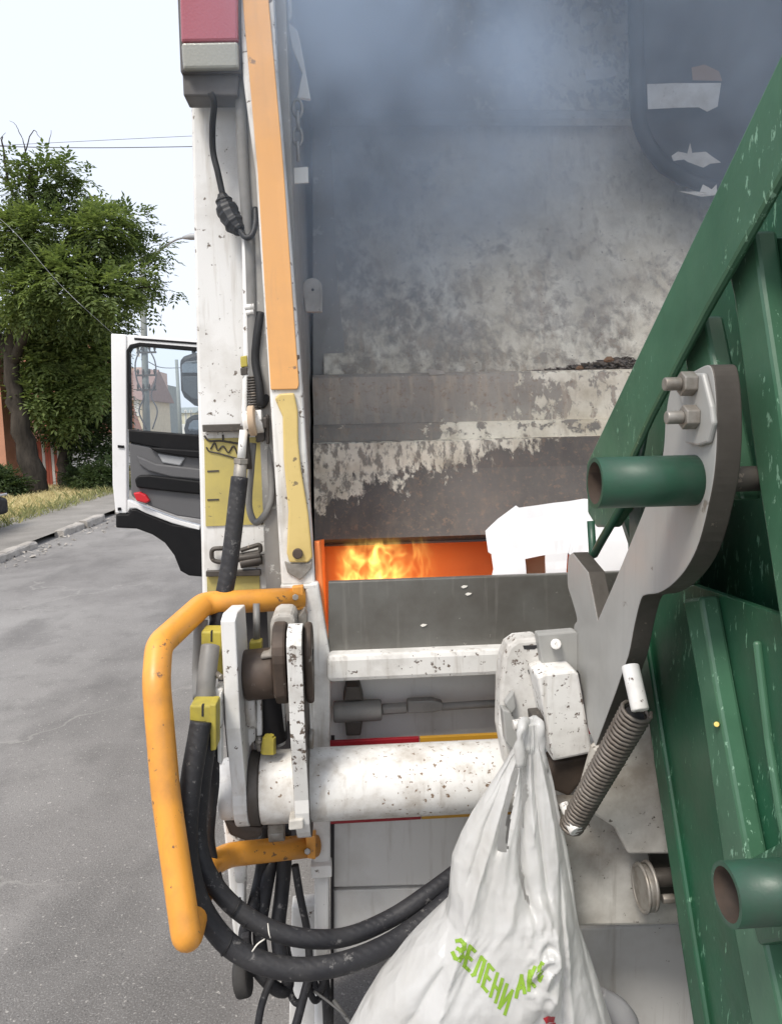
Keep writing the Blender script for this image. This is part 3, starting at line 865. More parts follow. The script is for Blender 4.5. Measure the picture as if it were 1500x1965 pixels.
# stickers
stick = part(MB().plate([(392,842),(522,838),(528,1005),(395,1010)], YC - .004, .003), 'warning_sticker', 'yellow_sticker', 0)
part(MB().plate([(388,815),(526,811),(526,826),(389,829)], YC - .03, .026), 'sticker_cap', 'dark_steel_and_shade', .002)
part(MB().plate([(389,830),(526,827),(527,837.5),(389.5,841.5)], YC - .004, .003), 'sticker_header', 'white_worn', 0)
part(MB().tube(pxpath([(392,836,YC-.006),(402,846,YC-.006),(424,846,YC-.006),(462,852,YC-.006)],6), .0025, 6).tube(pxpath([(428,834,YC-.006),(428,848,YC-.006)],2), .0025, 6)
     .tube(pxpath([(396,858,YC-.006),(402,866,YC-.006),(420,870,YC-.006),(455,880,YC-.006)],6), .002, 6)
     .tube(pxpath([(404,862,YC-.006),(412,850,YC-.006),(418,864,YC-.006),(428,856,YC-.006),(438,868,YC-.006),(448,856,YC-.006),(456,872,YC-.006)],5), .002, 6), 'sticker_drawing', 'dark_steel_and_shade', 0, stick)
for y0 in (903, 958):
    part(MB().plate([(398,y0),(420,y0-1),(420,y0+2),(398,y0+3)], YC - .006, .002).plate([(505,y0-4),(524,y0-5),(524,y0-2),(505,y0-1)], YC - .006, .002), 'sticker_line', 'dark_steel_and_shade', 0, stick)
part(MB().plate([(397,1107),(498,1105),(499,1140),(398,1142)], YC - .004, .003), 'lower_sticker', 'yellow_sticker', 0)
part(MB().plate([(395,1096),(500,1094),(500,1105),(395,1107)], YC - .02, .016), 'sticker_cap', 'dark_steel_and_shade', .002)
# rusted latch
part(MB().tube(round_path([at(432,1052,1.93), at(406,1053,1.93), at(407,1076,1.93), at(432,1080,1.93)], .012), .006, 8)
     .tube(round_path([at(462,1056,1.93), at(500,1044,1.93), at(500,1060,1.93), at(470,1066,1.93)], .01), .006, 8)
     .tube([at(456,1072,1.93), at(500,1066,1.93)], .010, 10).tube([at(462,1082,1.93), at(502,1074,1.93)], .012, 10)
     .plate([(460,1062),(496,1056),(503,1072),(497,1086),(462,1090)], 1.935, .014), 'latch', 'dark_steel_and_shade', .002)
part(MB().tube(pxpath([(500,1062,1.93),(515,1062,1.92),(532,1072,1.9)],6), .004, 6).tube(pxpath([(516,1056,1.92),(530,1038,1.9)],3), .004, 6), 'latch_cable', 'grey_cable', 0)
part(MB().tube(pxpath([(500,1005,1.92),(508,990,1.92),(518,962,1.92)],4), .006, 6), 'hook', 'dark_steel_and_shade', 0)
# --- pipes and hoses down the column
YPp = 1.88
part(MB().tube([at(466,185,YPp), at(472,520,YPp), at(474,690,YPp), at(470,800,YPp), at(468,818,YPp)], .0085, 10), 'hydraulic_pipe', 'white_paint', 0)
part(MB().tube([at(462,130,YPp+.03), at(464,300,YPp+.03), at(480,580,YPp+.03)], .006, 8), 'thin_pipe', 'grey_cable', 0)
part(MB().tube(pxpath([(458,0,YPp),(464,250,YPp),(474,420,YPp),(478,460,YPp),(482,560,YPp),(484,640,YPp),(488,720,YPp),(490,790,YPp)], 6), .0135, 12), 'grey_hose', 'grey_cable', 0)
part(MB().tube(pxpath([(500,600,YPp),(494,640,YPp-.01),(490,690,YPp-.01),(498,740,YPp-.02),(502,776,YPp-.02),(512,762,YPp)], 6), .010, 10), 'black_cable', 'cable', 0)
mb = MB()
for i in range(15):
    c0 = at(487, 722 + i * 5.2, YPp - .004); c1 = at(487.3, 725 + i * 5.2, YPp - .004)
    mb.tube([c0, c1], .0175, 12)
part(mb, 'spiral_guard', 'dark_steel_and_shade', 0)
part(MB().plate([(461,684),(474,682),(475,703),(462,705)], YPp - .012, .02), 'yellow_clip', 'yellow_block', .002)
part(MB().plate([(461,706),(475,704),(475,719),(462,720)], YPp - .010, .018), 'dark_clip', 'dark_steel_and_shade', .002)
part(MB().tube([at(470,590,YPp-.012), at(488,588,YPp-.012)], .007, 8).tube([at(472,600,YPp-.012), at(487,598,YPp-.012)], .006, 8), 'zip_tie', 'white_paint', 0)
part(MB().cyl(at(468,812,1.86), at(505,808,1.86), .028, 20), 'pipe_union', 'white_worn', .003)
part(MB().tube([at(478,808,1.83), at(490,807,1.83)], .036, 20), 'union_ring', 'cardboard', .002)
part(MB().plate([(487,802),(512,800),(512,822),(487,824)], 1.84, .05), 'bracket', 'dark_steel_and_shade', .003)
part(MB().plate([(488,826),(508,824),(508,846),(492,850)], 1.86, .03).plate([(509,795),(515,795),(516,852),(511,853)], 1.85, .03), 'bracket', 'dark_steel_and_shade', .003)
part(MB().tube([at(468,826,1.84), at(463,880,1.83)], .010, 12), 'fitting_stem', 'white_paint', 0)
part(MB().tube([at(463,880,1.83), at(462.5,890,1.83)], .0185, 6, smooth=False).tube([at(462,891,1.83), at(460,920,1.82)], [.0150, .0165], 14), 'hose_fitting', 'bolt_steel', .001)
part(MB().tube([at(470,818,1.86), at(476,880,1.86), at(478,900,1.86)], .008, 8), 'thin_pipe', 'dark_steel_and_shade', 0)
part(MB().tube(pxpath([(460,916,1.82),(455,960,1.81),(446,1040,1.79),(436,1110,1.77),(424,1170,1.75),(412,1230,1.72)], 6), .0205, 14), 'black_hose', 'hose', 0)
part(MB().tube(pxpath([(486,850,1.88),(482,900,1.88),(478,970,1.88),(490,1002,1.87),(508,988,1.86),(520,960,1.86),(521,920,1.87),(516,850,1.88)], 7), .0085, 10), 'looped_hose', 'grey_cable', 0)

# --- tail lamp and its cable
YL = 1.84
lamp = part(MB().plate([(334,-160),(462,-160),(464,140),(346,140)], YL, .09), 'tail_lamp', 'lamp_housing', .006)
part(MB().plate([(341,-150),(455,-150),(457,78),(347,80)], YL - .018, .02), 'red_lens', 'red_lens', .006, lamp)
part(MB().plate([(347.3,81),(457,79),(458,130),(351,132)], YL - .018, .02), 'clear_lens', 'clear_lens', .006, lamp)
part(MB().plate([(350,141),(459,141),(456,183),(352,184)], YL + .01, .07), 'lamp_base', 'lamp_housing', .004, lamp)
part(MB().tube(pxpath([(404,178,1.845),(411,198,1.85),(408,240,1.88),(409,290,1.90),(418,330,1.90),(428,376,1.90)], 7), .0078, 10), 'lamp_cable', 'cable', 0)
mb = MB()
P = pxpath([(426,372,1.9),(432,392,1.9),(441,414,1.89),(452,432,1.88),(462,444,1.87)], 5)
mb.tube(P, [.010 + .016 * math.sin(min(1, i / (len(P) - 1) * 1.0) * math.pi) ** .6 + random.uniform(-.003, .003) for i in range(len(P))], 9, smooth=False)
part(mb, 'taped_connector', 'cable', 0)
part(MB().tube(pxpath([(458,440,1.87),(472,456,1.85),(484,450,1.85),(490,428,1.86),(490,400,1.88)], 6), .007, 8), 'lamp_cable', 'cable', 0)

# --- orange side beam with white edges; it is the rear flange of the hopper side wall
YB0, YB1 = 1.80, 1.86
def bp(px, py):           # points of the beam: its foot is nearer than its head
    f_ = (1100 - py) / 1500
    return at(px, py, YB0 + (YB1 - YB0) * f_)
beam = part(MB().prism([bp(440,-420), bp(505,-420), bp(533,150), bp(548,330), bp(580,745), bp(603,1085), bp(605,1122), bp(540,1124), bp(518,760), bp(490,330), bp(466,150)], (0, .045, 0)), 'side_beam', 'white_worn', .006)
def off(p, d): return p + Vector((0, -d, 0))
part(MB().prism([off(bp(447,-420), .006), off(bp(497,-420), .006), off(bp(516,0), .006), off(bp(545,330), .006), off(bp(561,560), .006), off(bp(574,738), .006), off(bp(571,747), .006), off(bp(520,748), .006), off(bp(495,330), .006), off(bp(466,0), .006)], (0, .0055, 0)), 'orange_face', 'orange_beam', .002, beam)
part(MB().prism([off(bp(528,765), .012), off(bp(536,756), .012), off(bp(565,754), .012), off(bp(572,790), .012), off(bp(573,850), .012), off(bp(578,900), .012), off(bp(592,985), .012), off(bp(600,1068), .012), off(bp(592,1078), .012), off(bp(556,1078), .012), off(bp(551,1060), .012), off(bp(554,980), .012), off(bp(545,880), .012), off(bp(543,800), .012)], (0, .0115, 0)), 'yellow_lever', 'yellow_paint', .004, beam)
part(MB().cyl(off(bp(572,1060), .022), off(bp(572,1060), .011), .0125, 20), 'pivot_bolt', 'brown_steel', .002, beam)
mb = MB()
mb.prism([off(bp(546,1076), .008), off(bp(556,1080), .008), off(bp(592,1080), .008), off(bp(600,1072), .008), off(bp(598,1090), .008), off(bp(576,1112), .008), off(bp(552,1098), .008)], (0, .0075, 0))
part(mb, 'lever_tip', 'bolt_steel', .002, beam)
part(MB().plate([(538,1124),(606,1122),(608,1130),(540,1132)], 1.79, .05), 'beam_foot', 'white_worn', .002, beam)

# --- hopper walls, roof, floor
part(MB().prism([(WALLX - .1, 1.86, .9), (WALLX - .1, 3.35, .9), (WALLX - .1, 3.35, 3.4), (WALLX - .1, 1.90, 3.4)], (.1, 0, 0)), 'hopper_side_wall', 'inner_wall', 0)
part(MB().prism([(X1 - .1, 1.86, .9), (X1 - .1, 3.35, .9), (X1 - .1, 3.35, 3.4), (X1 - .1, 1.90, 3.4)], (.1, 0, 0)), 'hopper_side_wall', 'inner_wall', 0)
part(MB().box((X0, 1.92, 3.401), (X1, 3.4, 3.45)), 'tailgate_roof', 'white_paint', .01)
part(MB().box((WALLX, 3.30, .9), (X1 - .1, 3.345, 3.4)), 'hopper_back', 'black_plate', 0)
# guide channel on the inner wall, with a bracket and a chain
part(MB().prism([at(600,-100,2.72), at(622,-100,2.72), at(636,330,2.70), at(648,560,2.60), at(668,720,2.58), at(600,720,2.58)], (0, .14, 0)), 'guide_rail', 'inner_wall', .004)
def arcpoly(cx, cy, r, a0, a1, n=10, sx=1.0):
    return [(cx + sx * r * math.cos(R(a0 + (a1 - a0) * i / n)), cy + r * math.sin(R(a0 + (a1 - a0) * i / n))) for i in range(n + 1)]
brk = part(MB().plate(arcpoly(599, 552, 19, 180, 360) + [(618,598),(586,598)], 2.26, .03), 'wall_bracket', 'white_grimy', .003)
part(MB().cyl(at(600,556,2.255), at(600,556,2.262), .004, 10), 'bolt_hole', 'black_plate', 0, brk)
mb = MB()
for i, (px, py, fl) in enumerate(((571,208,0),(572,232,1),(571,262,0),(572,290,1))):
    c = at(px, py, 1.97)
    mb.torus(c, Vector((1,0,0)) if not fl else Vector((0,1,0)), Vector((0,0,1)), (.011, .021), .0045)
part(mb, 'chain', 'bolt_steel', 0)
part(MB().plate([(564,322),(591,320),(592,350),(565,352)], 1.97, .006), 'chain_tag', 'paper_warm', 0)
part(MB().plate([(552,40),(572,60),(582,110),(596,190),(570,188),(580,140),(560,90)], 2.0, .012), 'torn_seal', 'paper_warm', .002)
part(MB().plate([(545,-100),(556,-100),(560,30),(552,40)], 2.0, .012), 'torn_seal', 'paper_warm', .002)

# --- packer: profile swept across the hopper
def sweep(name, prof, mat, x0=WALLX + .01, x1=X1 - .12, nx=40, amp=.004, bevel=0.0):
    """prof: list of (py at px 900, Y); builds a shell with real thickness behind it"""
    P = [at(900, py, Y) for py, Y in prof]
    mb = MB()
    xs = np.linspace(x0, x1, nx + 1)
    rows = []
    for x in xs:
        rows.append(mb.add([(x, p.y + amp * noise.noise(Vector((x * 3, p.z * 3, 1))), p.z) for p in P]))
    m = len(P)
    for i in range(nx):
        for j in range(m - 1):
            mb.face((rows[i] + j, rows[i+1] + j, rows[i+1] + j + 1, rows[i] + j + 1))
    o = part(mb, name, mat, 0)
    sm = o.modifiers.new('thickness', 'SOLIDIFY'); sm.thickness = .012; sm.offset = 0
    return o
sweep('packer_upper_plate', [(215, 2.86), (150, 2.90), (60, 2.94), (-60, 2.99), (-260, 3.05)], 'packer_ledge')
sweep('packer_rib', [(240, 2.88), (238, 2.80), (228, 2.785), (216, 2.80), (214, 2.86)], 'white_grimy')
sweep('packer_plate', [(716, 2.56), (690, 2.58), (620, 2.63), (520, 2.70), (420, 2.77), (320, 2.83), (242, 2.86)], 'packer_plate', X0 * 0 - .06)
sweep('packer_ledge', [(812, 2.44), (735, 2.455), (722, 2.46), (718, 2.47), (717, 2.56)], 'packer_ledge')
sweep('packer_step', [(846, 2.36), (843, 2.372), (818, 2.385), (813, 2.392), (812, 2.44)], 'packer_step')
sweep('packer_blade', [(1034, 2.22), (1026, 2.205), (980, 2.25), (900, 2.32), (848, 2.345), (846, 2.36)], 'packer_blade')
part(MB().box((WALLX + .012, 2.2, at(900,1034,2.22).z - .006), (X1 - .13, 2.8, at(900,1034,2.22).z - .001)), 'blade_underside', 'black_plate', 0)
# dark curved side plate of the packer drive, upper right
P = [(1205,-260),(1212,180),(1218,240),(1240,290),(1268,325),(1310,352),(1395,376),(1700,392),(1700,-260)]
part(MB().plate(P, 2.62, .03), 'drive_guard', 'black_plate', .004)
part(MB().tube(pxpath([(1216,-200,2.6),(1222,160,2.6),(1226,235,2.6),(1250,288,2.6),(1285,325,2.6),(1340,352,2.6),(1420,368,2.6)], 6), .024, 12), 'guard_rim', 'cable', 0)
# hopper trough: orange painted inside
zr = at(900, 1112, 1.80).z
part(MB().prism([(WALLX + .012, y, z) for y, z in ((2.30, at(700,1030,2.30).z + .0), (2.28, 1.05), (2.2, .90), (1.94, .86), (1.94, .84), (2.22, .88), (2.30, 1.04), (2.32, at(700,1030,2.30).z))], (X1 - .13 - WALLX, 0, 0)), 'hopper_trough', 'orange_inside', 0)
xt = at(606,1100,1.83).x
part(MB().prism([(xt, 1.815, at(606,1038,1.815).z), (xt, 2.29, at(620,1034,2.29).z), (xt, 2.24, .98), (xt, 1.815, .98)], (.012, 0, 0)), 'trough_side', 'orange_inside', 0)
part(MB().plate([(606,1040),(613,1040),(631,1258),(622,1258)], 1.812, .012), 'trough_flange', 'orange_inside', .002)

# --- loading edge and rear frame below it
xe = X1 - .12
def band(name, py0, py1, pxl, Y, th, mat, bevel=.004, x1=xe):
    a = at(pxl, py0, Y); b = at(pxl, py1, Y)
    return part(MB().prism([a, (x1, Y, a.z), (x1, Y, b.z), b], (0, th, 0)), name, mat, bevel)
rim = band('loading_edge', 1117, 1262, 630, 1.80, .02, 'rim_steel', .003)
sill = band('white_sill', 1260, 1311, 628, 1.755, .10, 'white_worn', .012)
part(MB().prism([at(632,1285,1.90), (xe, 1.90, at(632,1285,1.90).z), (xe, 1.90, at(632,1460,1.90).z), at(632,1460,1.90)], (0, .02, 0)), 'recess_panel', 'grey_panel', 0)
# tie rod in the recess
part(MB().cyl(at(640,1366,1.85), at(732,1362,1.85), .027, 20), 'rod_sleeve', 'grey_cable', .004)
part(MB().cyl(at(733,1361,1.85), at(780,1358,1.85), .015, 6), 'rod_nut', 'grey_cable', .002)
part(MB().plate([(782,1346),(830,1344),(850,1350),(850,1364),(830,1368),(782,1370)], 1.84, .03), 'rod_fork', 'grey_cable', .004)
part(MB().cyl(at(845,1356,1.85), at(1010,1346,1.85), .010, 12), 'tie_rod', 'grey_cable', 0)
part(MB().plate([(664,1318),(690,1317),(698,1345),(658,1346)], 1.84, .06), 'rod_mount', 'dark_steel_and_shade', .004)
part(MB().plate([(662,1385),(696,1384),(692,1412),(664,1413)], 1.84, .06), 'rod_mount', 'dark_steel_and_shade', .004)
zs = at(632,1300,1.755).z
part(MB().box((at(632,1300,1.86).x, 1.856, zs - .02), (xe, 1.94, zs + .004)), 'recess_top', 'grey_panel', 0)
# reflective board behind the round tube: red and yellow lengths
xs = [at(628,1420,1.80).x, at(805,1420,1.80).x, at(980,1420,1.80).x, at(1150,1420,1.80).x]
zt, zb = at(800,1416,1.80).z, at(800,1573,1.80).z
for i in range(3):
    part(MB().box((xs[i] + .001, 1.80, zt + (xs[i] - xs[0]) * .0), (xs[i+1] - .001, 1.812, zb)), 'reflective_board', ('red_tape', 'yellow_tape', 'red_tape')[i], .001)
part(MB().plate([(628,1582),(1110,1552),(1110,1690),(637,1703)], 1.83, .02), 'lower_panel', 'grey_panel', .003)
part(MB().plate([(637,1709),(1110,1697),(1110,1830),(636,1836)], 1.835, .02), 'bottom_panel', 'grey_panel', .003)
part(MB().box((at(640,1900,1.9).x, 2.0, .62), (xe, 2.02, .86)), 'inner_crossmember', 'brown_steel', 0)
p = at(630, 1115, 1.79)
part(MB().plate([(585,1130),(600,1118),(611,1118),(634,1262),(633,1420),(634,1660),(600,1660),(599,1300),(585,1250)], 1.79, .07), 'rear_post', 'white_worn', .006)
part(MB().plate([(603,1672),(632,1670),(629,1960),(628,2160),(604,2160)], 1.795, .06), 'rear_post', 'white_paint', .006)
part(MB().plate([(596,1664),(636,1661),(637,1684),(597,1687)], 1.77, .04), 'post_clamp', 'white_paint', .003)
part(MB().plate([(634.5,1420),(642,1420),(640,1980),(634.5,1980)], 1.825, .03), 'post_gap_seal', 'black_plate', 0)
part(MB().plate([(560,1740),(608,1735),(606,2160),(550,2160)], 1.90, .05), 'mudguard_bracket', 'white_paint', .004)
part(MB().box((at(642,1900,2.2).x, 2.2, .06), (1.0, 2.215, .80)), 'mud_flap', 'mud', .004)
# black sheet standing in for the shade behind the lifter
part(MB().plate([(398,1158),(598,1150),(600,1640),(452,1640),(432,1400)], 2.02, .05), 'recess_shade', 'black_plate', 0)
# ================================================================== the bin lifter on the truck (parts of the truck)
YT_ = 1.66
tl = at(412, 1513, 1.60); tr_ = at(1000, 1486, 1.60)
zc = (tl.z + tr_.z) / 2
tc = lambda px: Vector((at(px, 1500, 1.60).x, YT_, at(560, 1507, 1.66).z))
xl_ = at(455, 1300, 1.53).x
part(MB().cyl(tc(413), Vector((xl_ - .01, YT_, tc(0).z)), .068, 40), 'tube_end', 'white_paint', .012)
part(MB().cyl(Vector((xl_ + .001, YT_, tc(0).z)), Vector((xl_ + .024, YT_, tc(0).z)), .0825, 40), 'tube_shade_ring', 'dark_steel_and_shade', .003)  # dark ring drawn for the shadow beside the lever plate
part(MB().cyl(Vector((xl_ + .0245, YT_, tc(0).z)), tc(1230), .081, 48), 'lifting_tube', 'tube_paint', .004)
# outer lever: upright plate whose foot wraps the tube
def yzpoly(px0, px1, pts, X_Y):
    """prism across X between two image columns measured at depth X_Y; pts are (Y, py)"""
    xa = at(px0, 1300, X_Y).x; xb = at(px1, 1300, X_Y).x
    P = [(xa, y, at((px0 + px1) / 2, py, y).z) for y, py in pts]
    return MB().prism(P, (xb - xa, 0, 0))
zf = lambda py, Y: at(500, py, Y).z
cz = tc(500).z
foot = [(YT_ + .082 * math.sin(R(a)), cz - .082 * math.cos(R(a))) for a in range(90, -106, -15)]
xa, xb = at(426, 1300, 1.53).x, at(455, 1300, 1.53).x
P = [(1.70, at(440,1182,1.6).z), (1.70 + .05, cz)] + [(y, z) for y, z in foot] + [(1.545, at(440,1400,1.54).z), (1.545, at(440,1192,1.54).z), (1.58, at(440,1180,1.56).z)]
part(MB().prism([(xa, y, z) for y, z in P], (xb - xa, 0, 0)), 'lever_plate', 'white_paint', .003)
part(MB().cyl(Vector((xb, 1.68, at(470,1345,1.68).z)), Vector((xb + .022, 1.68, at(470,1345,1.68).z)), .062, 30), 'lever_boss', 'white_worn', .004)
part(MB().plate([(471,1324),(490,1322),(491,1420),(473,1440)], 1.66, .05), 'link_plate', 'white_worn', .004)
part(MB().plate([(492,1343),(502,1342),(503,1412),(493,1414)], 1.64, .02), 'link_rod', 'white_paint', .003)
part(MB().tube([at(498,1415,1.63), at(498,1440,1.63)], .006, 8).tube([at(498,1419,1.63), at(498,1427,1.63)], .009, 8), 'grease_nipple', 'bolt_steel', 0)
mb = MB()
for i in range(5):
    c = at(508 + 3.2 * i, 1428 - 4 * (i % 2), 1.62)
    mb.tube([c + Vector((0, 0, -.02)), c + Vector((.004, -.004, .018))], [.010, .007], 7, smooth=False)
part(mb, 'yellow_clip', 'yellow_block', 0)
# inner lever with worn front edge
xa, xb = at(551, 1300, 1.50).x, at(581, 1300, 1.50).x
foot = [(YT_ + .112 * math.sin(R(a)), cz - .112 * math.cos(R(a))) for a in range(80, -101, -15)]
P = [(1.66, at(565,1230,1.6).z), (1.72, cz + .05)] + foot + [(1.515, at(565,1420,1.515).z), (1.505, at(565,1240,1.505).z), (1.53, at(565,1214,1.52).z), (1.58, at(565,1206,1.54).z)]
part(MB().prism([(xa, y, z) for y, z in P], (xb - xa, 0, 0)), 'lever_plate', 'dark_steel_and_shade', .002, edge='white_worn')
part(MB().plate([(554,1575),(582,1572),(582,1592),(554,1594)], 1.545, .05), 'lever_toe', 'white_grimy', .003)
def cheek(px0, px1, Yc, py, r, tail, mat):
    x_a, x_b = at(px0, 1270, Yc - r).x, at(px1, 1270, Yc - r).x
    zc_ = at((px0 + px1) / 2, py, Yc - r * .6).z
    pts = [(Yc + r * math.cos(R(a)), zc_ + r * math.sin(R(a))) for a in range(-25, 206, 15)] + [(Yc - r * .75, zc_ - r - .02), (Yc - r * .1, zc_ - tail), (Yc + r * .8, zc_ - r)]
    return MB().prism([(x_a, y, z) for y, z in pts], (x_b - x_a, 0, 0))
part(cheek(521, 548, 1.60, 1262, .066, .115, 'x'), 'clevis_cheek', 'brown_steel', .006)
part(cheek(583, 598, 1.61, 1262, .066, .115, 'x'), 'clevis_cheek', 'brown_steel', .006)
part(MB().cyl(at(597,1262,1.60), at(602,1262,1.60), .02, 14), 'clevis_pin', 'black_plate', .003)
part(MB().cyl(at(470,1296,1.64), at(530,1290,1.64), .056, 28), 'cylinder_eye', 'brown_steel', .006)
part(MB().plate([(518,1200),(522,1184),(534,1178),(558,1178),(567,1188),(567,1222),(548,1240),(518,1250)], 1.64, .10), 'cylinder_cap', 'white_grimy', .012)
part(MB().plate([(500,1257),(516,1255),(520,1240),(530,1236),(530,1262),(500,1266)], 1.60, .04), 'cast_lug', 'white_grimy', .004)
part(MB().cyl(at(508,1280,1.72), at(520,1420,1.72), .040, 22), 'lift_cylinder', 'black_plate', .004)
part(MB().plate([(478,1232),(502,1230),(502,1256),(478,1258)], 1.70, .03), 'yellow_fitting', 'yellow_block', .004)
part(MB().tube([at(492,1158,1.74), at(493,1232,1.72)], .008, 8), 'thin_pipe', 'grey_cable', 0)
part(MB().plate([(566,1192),(584,1168),(590,1180),(590,1226),(576,1236),(570,1214)], 1.70, .03), 'small_bracket', 'bolt_steel', .003)
part(MB().plate([(528,1300),(546,1300),(548,1430),(532,1438)], 1.70, .06), 'cylinder_guide', 'white_worn', .006)
part(MB().plate([(584,1260),(599,1262),(599,1440),(584,1440)], 1.70, .05), 'cylinder_guide', 'white_worn', .006)
part(MB().cyl(at(592,1418,1.62), at(602,1418,1.62), .022, 18), 'pin_head', 'bolt_steel', .003)
part(MB().plate([(412,1322),(427,1322),(427,1340),(412,1342)], 1.56, .05), 'hinge_lug', 'white_worn', .003)
part(MB().tube(pxpath([(413,1290,1.58),(420,1296,1.56),(426,1300,1.55)], 3), .006, 8), 'split_pin', 'bolt_steel', 0)
# yellow hose clamps with their hoses
def clamp(px, py, w, h, Y, name='hose_clamp'):
    b = part(MB().plate([(px - w, py - h), (px + w, py - h), (px + w, py + h * .1), (px + w * .6, py + h), (px + w * .2, py + h * .1), (px - w, py + h * .25)], Y, .055), name, 'yellow_block', .004)
    part(MB().plate([(px - w * .08, py - h - .5), (px + w * .08, py - h - .5), (px + w * .08, py - h * .3), (px - w * .08, py - h * .3)], Y - .001, .01), 'clamp_joint', 'black_plate', 0, b)
clamp(406, 1240, 20, 28, 1.62)
part(MB().plate([(386,1212),(426,1210),(426,1300),(410,1304),(404,1250)], 1.68, .02), 'clamp_plate', 'yellow_block', .002)
clamp(389, 1384, 25, 30, 1.48)
part(MB().plate([(402,1352),(415,1352),(415,1440),(404,1442)], 1.478, .05), 'clamp_plate', 'yellow_block', .003)
part(MB().plate([(416,1350),(422,1330),(425,1330),(425,1470),(418,1462)], 1.53, .03), 'clamp_mount', 'white_worn', .003)
part(MB().tube(pxpath([(404,1240,1.60),(400,1272,1.58),(396,1310,1.56),(393,1360,1.54),(388,1392,1.50)], 6), .020, 14), 'grey_hose', 'grey_cable', 0)
part(MB().tube(pxpath([(386,1190,1.72),(384,1240,1.70),(382,1290,1.70),(384,1340,1.66)], 6), .016, 12), 'grey_hose', 'grey_cable', 0)
outer = part(MB().tube(pxpath([(386,1384,1.48),(380,1420,1.47),(368,1490,1.45),(360,1570,1.43),(360,1640,1.42),(374,1710,1.41),(402,1768,1.40),(446,1818,1.39),(510,1850,1.38),(580,1860,1.38),(660,1848,1.39),(740,1816,1.42),(810,1770,1.46),(880,1712,1.50),(950,1670,1.54)], 6), .0215, 16), 'hydraulic_hose', 'hose', 0)
inner = part(MB().tube(pxpath([(399,1400,1.50),(394,1450,1.50),(384,1530,1.49),(380,1600,1.48),(392,1660,1.46),(424,1714,1.45),(470,1756,1.44),(530,1788,1.43),(600,1802,1.43),(670,1796,1.45),(750,1762,1.48),(820,1716,1.50),(890,1664,1.54)], 6), .0185, 16), 'hydraulic_hose', 'hose', 0)
part(MB().tube(pxpath([(408,1420,1.54),(410,1500,1.56),(404,1560,1.58),(402,1620,1.60),(420,1700,1.6),(440,1740,1.6)], 6), .013, 10), 'black_hose', 'hose', 0)
for (px, py, t_) in ((452,1741,0),(476,1762,0),(500,1776,0),(436,1812,0),(1,1,1)):
    if t_: continue
    c = at(px, py, 1.44 if py < 1800 else 1.39)
    part(MB().torus(c, Vector((.55,0,.83)), Vector((0,1,0)), (.0215 if py > 1800 else .0190,)*2, .0016, 18, 6), 'zip_tie', 'cable', 0)
part(MB().tube(pxpath([(484,1826,1.36),(494,1812,1.36),(508,1802,1.37)], 4), .0014, 6).tube(pxpath([(514,1772,1.40),(516,1790,1.38),(519,1800,1.38)], 4), .0011, 6), 'zip_tie_tail', 'paper_warm', 0)
# hand rail
hr = round_path([at(582,1148,1.80), at(392,1158,1.74), at(305,1238,1.52), at(300,1310,1.46), at(318,1520,1.40), at(338,1660,1.36), at(359,1806,1.31), at(398,1662,1.60), at(440,1640,1.68), at(606,1622,1.79)], .024, 7)
# first corner radii read sharper in the photograph; the pipe is bent, not mitred
part(MB().tube(hr, .0275, 18), 'hand_rail', 'orange_paint', 0)
part(MB().plate([(560,1126),(582,1124),(583,1168),(572,1172),(560,1166)], 1.775, .02), 'rail_bracket', 'orange_paint', .003)
part(MB().cyl(at(567,1146,1.745), at(567,1146,1.76), .008, 6), 'bolt', 'bolt_steel', .001)
part(MB().plate([(586,1606),(606,1604),(606,1650),(590,1648)], 1.75, .03), 'rail_bracket', 'orange_paint', .003)
part(MB().cyl(at(590,1634,1.735), at(590,1634,1.75), .008, 6), 'bolt', 'bolt_steel', .001)
# underside of the lifter: white leg, cup, hoses, bump stop
part(MB().plate([(424,1566),(470,1585),(506,1588),(500,1610),(470,1616),(440,1606)], 1.62, .08), 'cup', 'brown_steel', .01)
part(MB().plate([(426,1560),(436,1560),(440,1600),(458,1618),(470,1640),(468,1812),(452,1815),(446,1780),(434,1640)], 1.72, .05), 'lower_leg', 'white_paint', .006)
part(MB().pipe(at(460,1644,1.69), at(463,1688,1.69), .014, .003), 'drain_pipe', 'white_paint', 0)
part(MB().cyl(at(452,1880,1.66), at(480,1874,1.66), .042, 26), 'bump_stop', 'rubber_tyre', .008)
part(MB().plate([(462,1800),(478,1796),(482,1880),(466,1884)], 1.67, .02), 'bump_stop_arm', 'black_plate', .003)
for pts, r in (([(512,1560,1.80),(508,1620,1.80),(500,1680,1.80),(486,1740,1.74),(470,1790,1.72),(480,1840,1.7),(520,1890,1.7),(548,1900,1.72),(552,1860,1.74),(540,1800,1.76)], .016),
               ([(545,1580,1.80),(546,1650,1.80),(540,1720,1.78),(534,1780,1.74),(540,1840,1.70),(556,1880,1.70)], .0185),
               ([(526,1560,1.82),(522,1640,1.82),(508,1720,1.76),(498,1790,1.74),(505,1850,1.72)], .017),
               ([(566,1660,1.75),(576,1720,1.74),(590,1790,1.74),(596,1860,1.72),(610,1900,1.70),(622,1880,1.70),(606,1850,1.70)], .0095),
               ([(600,1850,1.70),(586,1900,1.66),(570,1960,1.62),(556,2010,1.6)], .0105),
               ([(538,1840,1.70),(520,1880,1.68),(502,1930,1.66),(492,1990,1.64)], .009),
               ([(560,1850,1.72),(556,1900,1.72),(570,1925,1.7),(588,1905,1.7),(590,1870,1.7),(600,1840,1.72)], .0085),
               ([(575,1850,1.73),(590,1890,1.70),(604,1920,1.70),(618,1900,1.72),(614,1850,1.74)], .008),
               ([(622,1880,1.78),(628,1930,1.76),(630,1990,1.76)], .013)):
    part(MB().tube(pxpath(pts, 6), r, 12), 'black_hose', 'hose', 0)
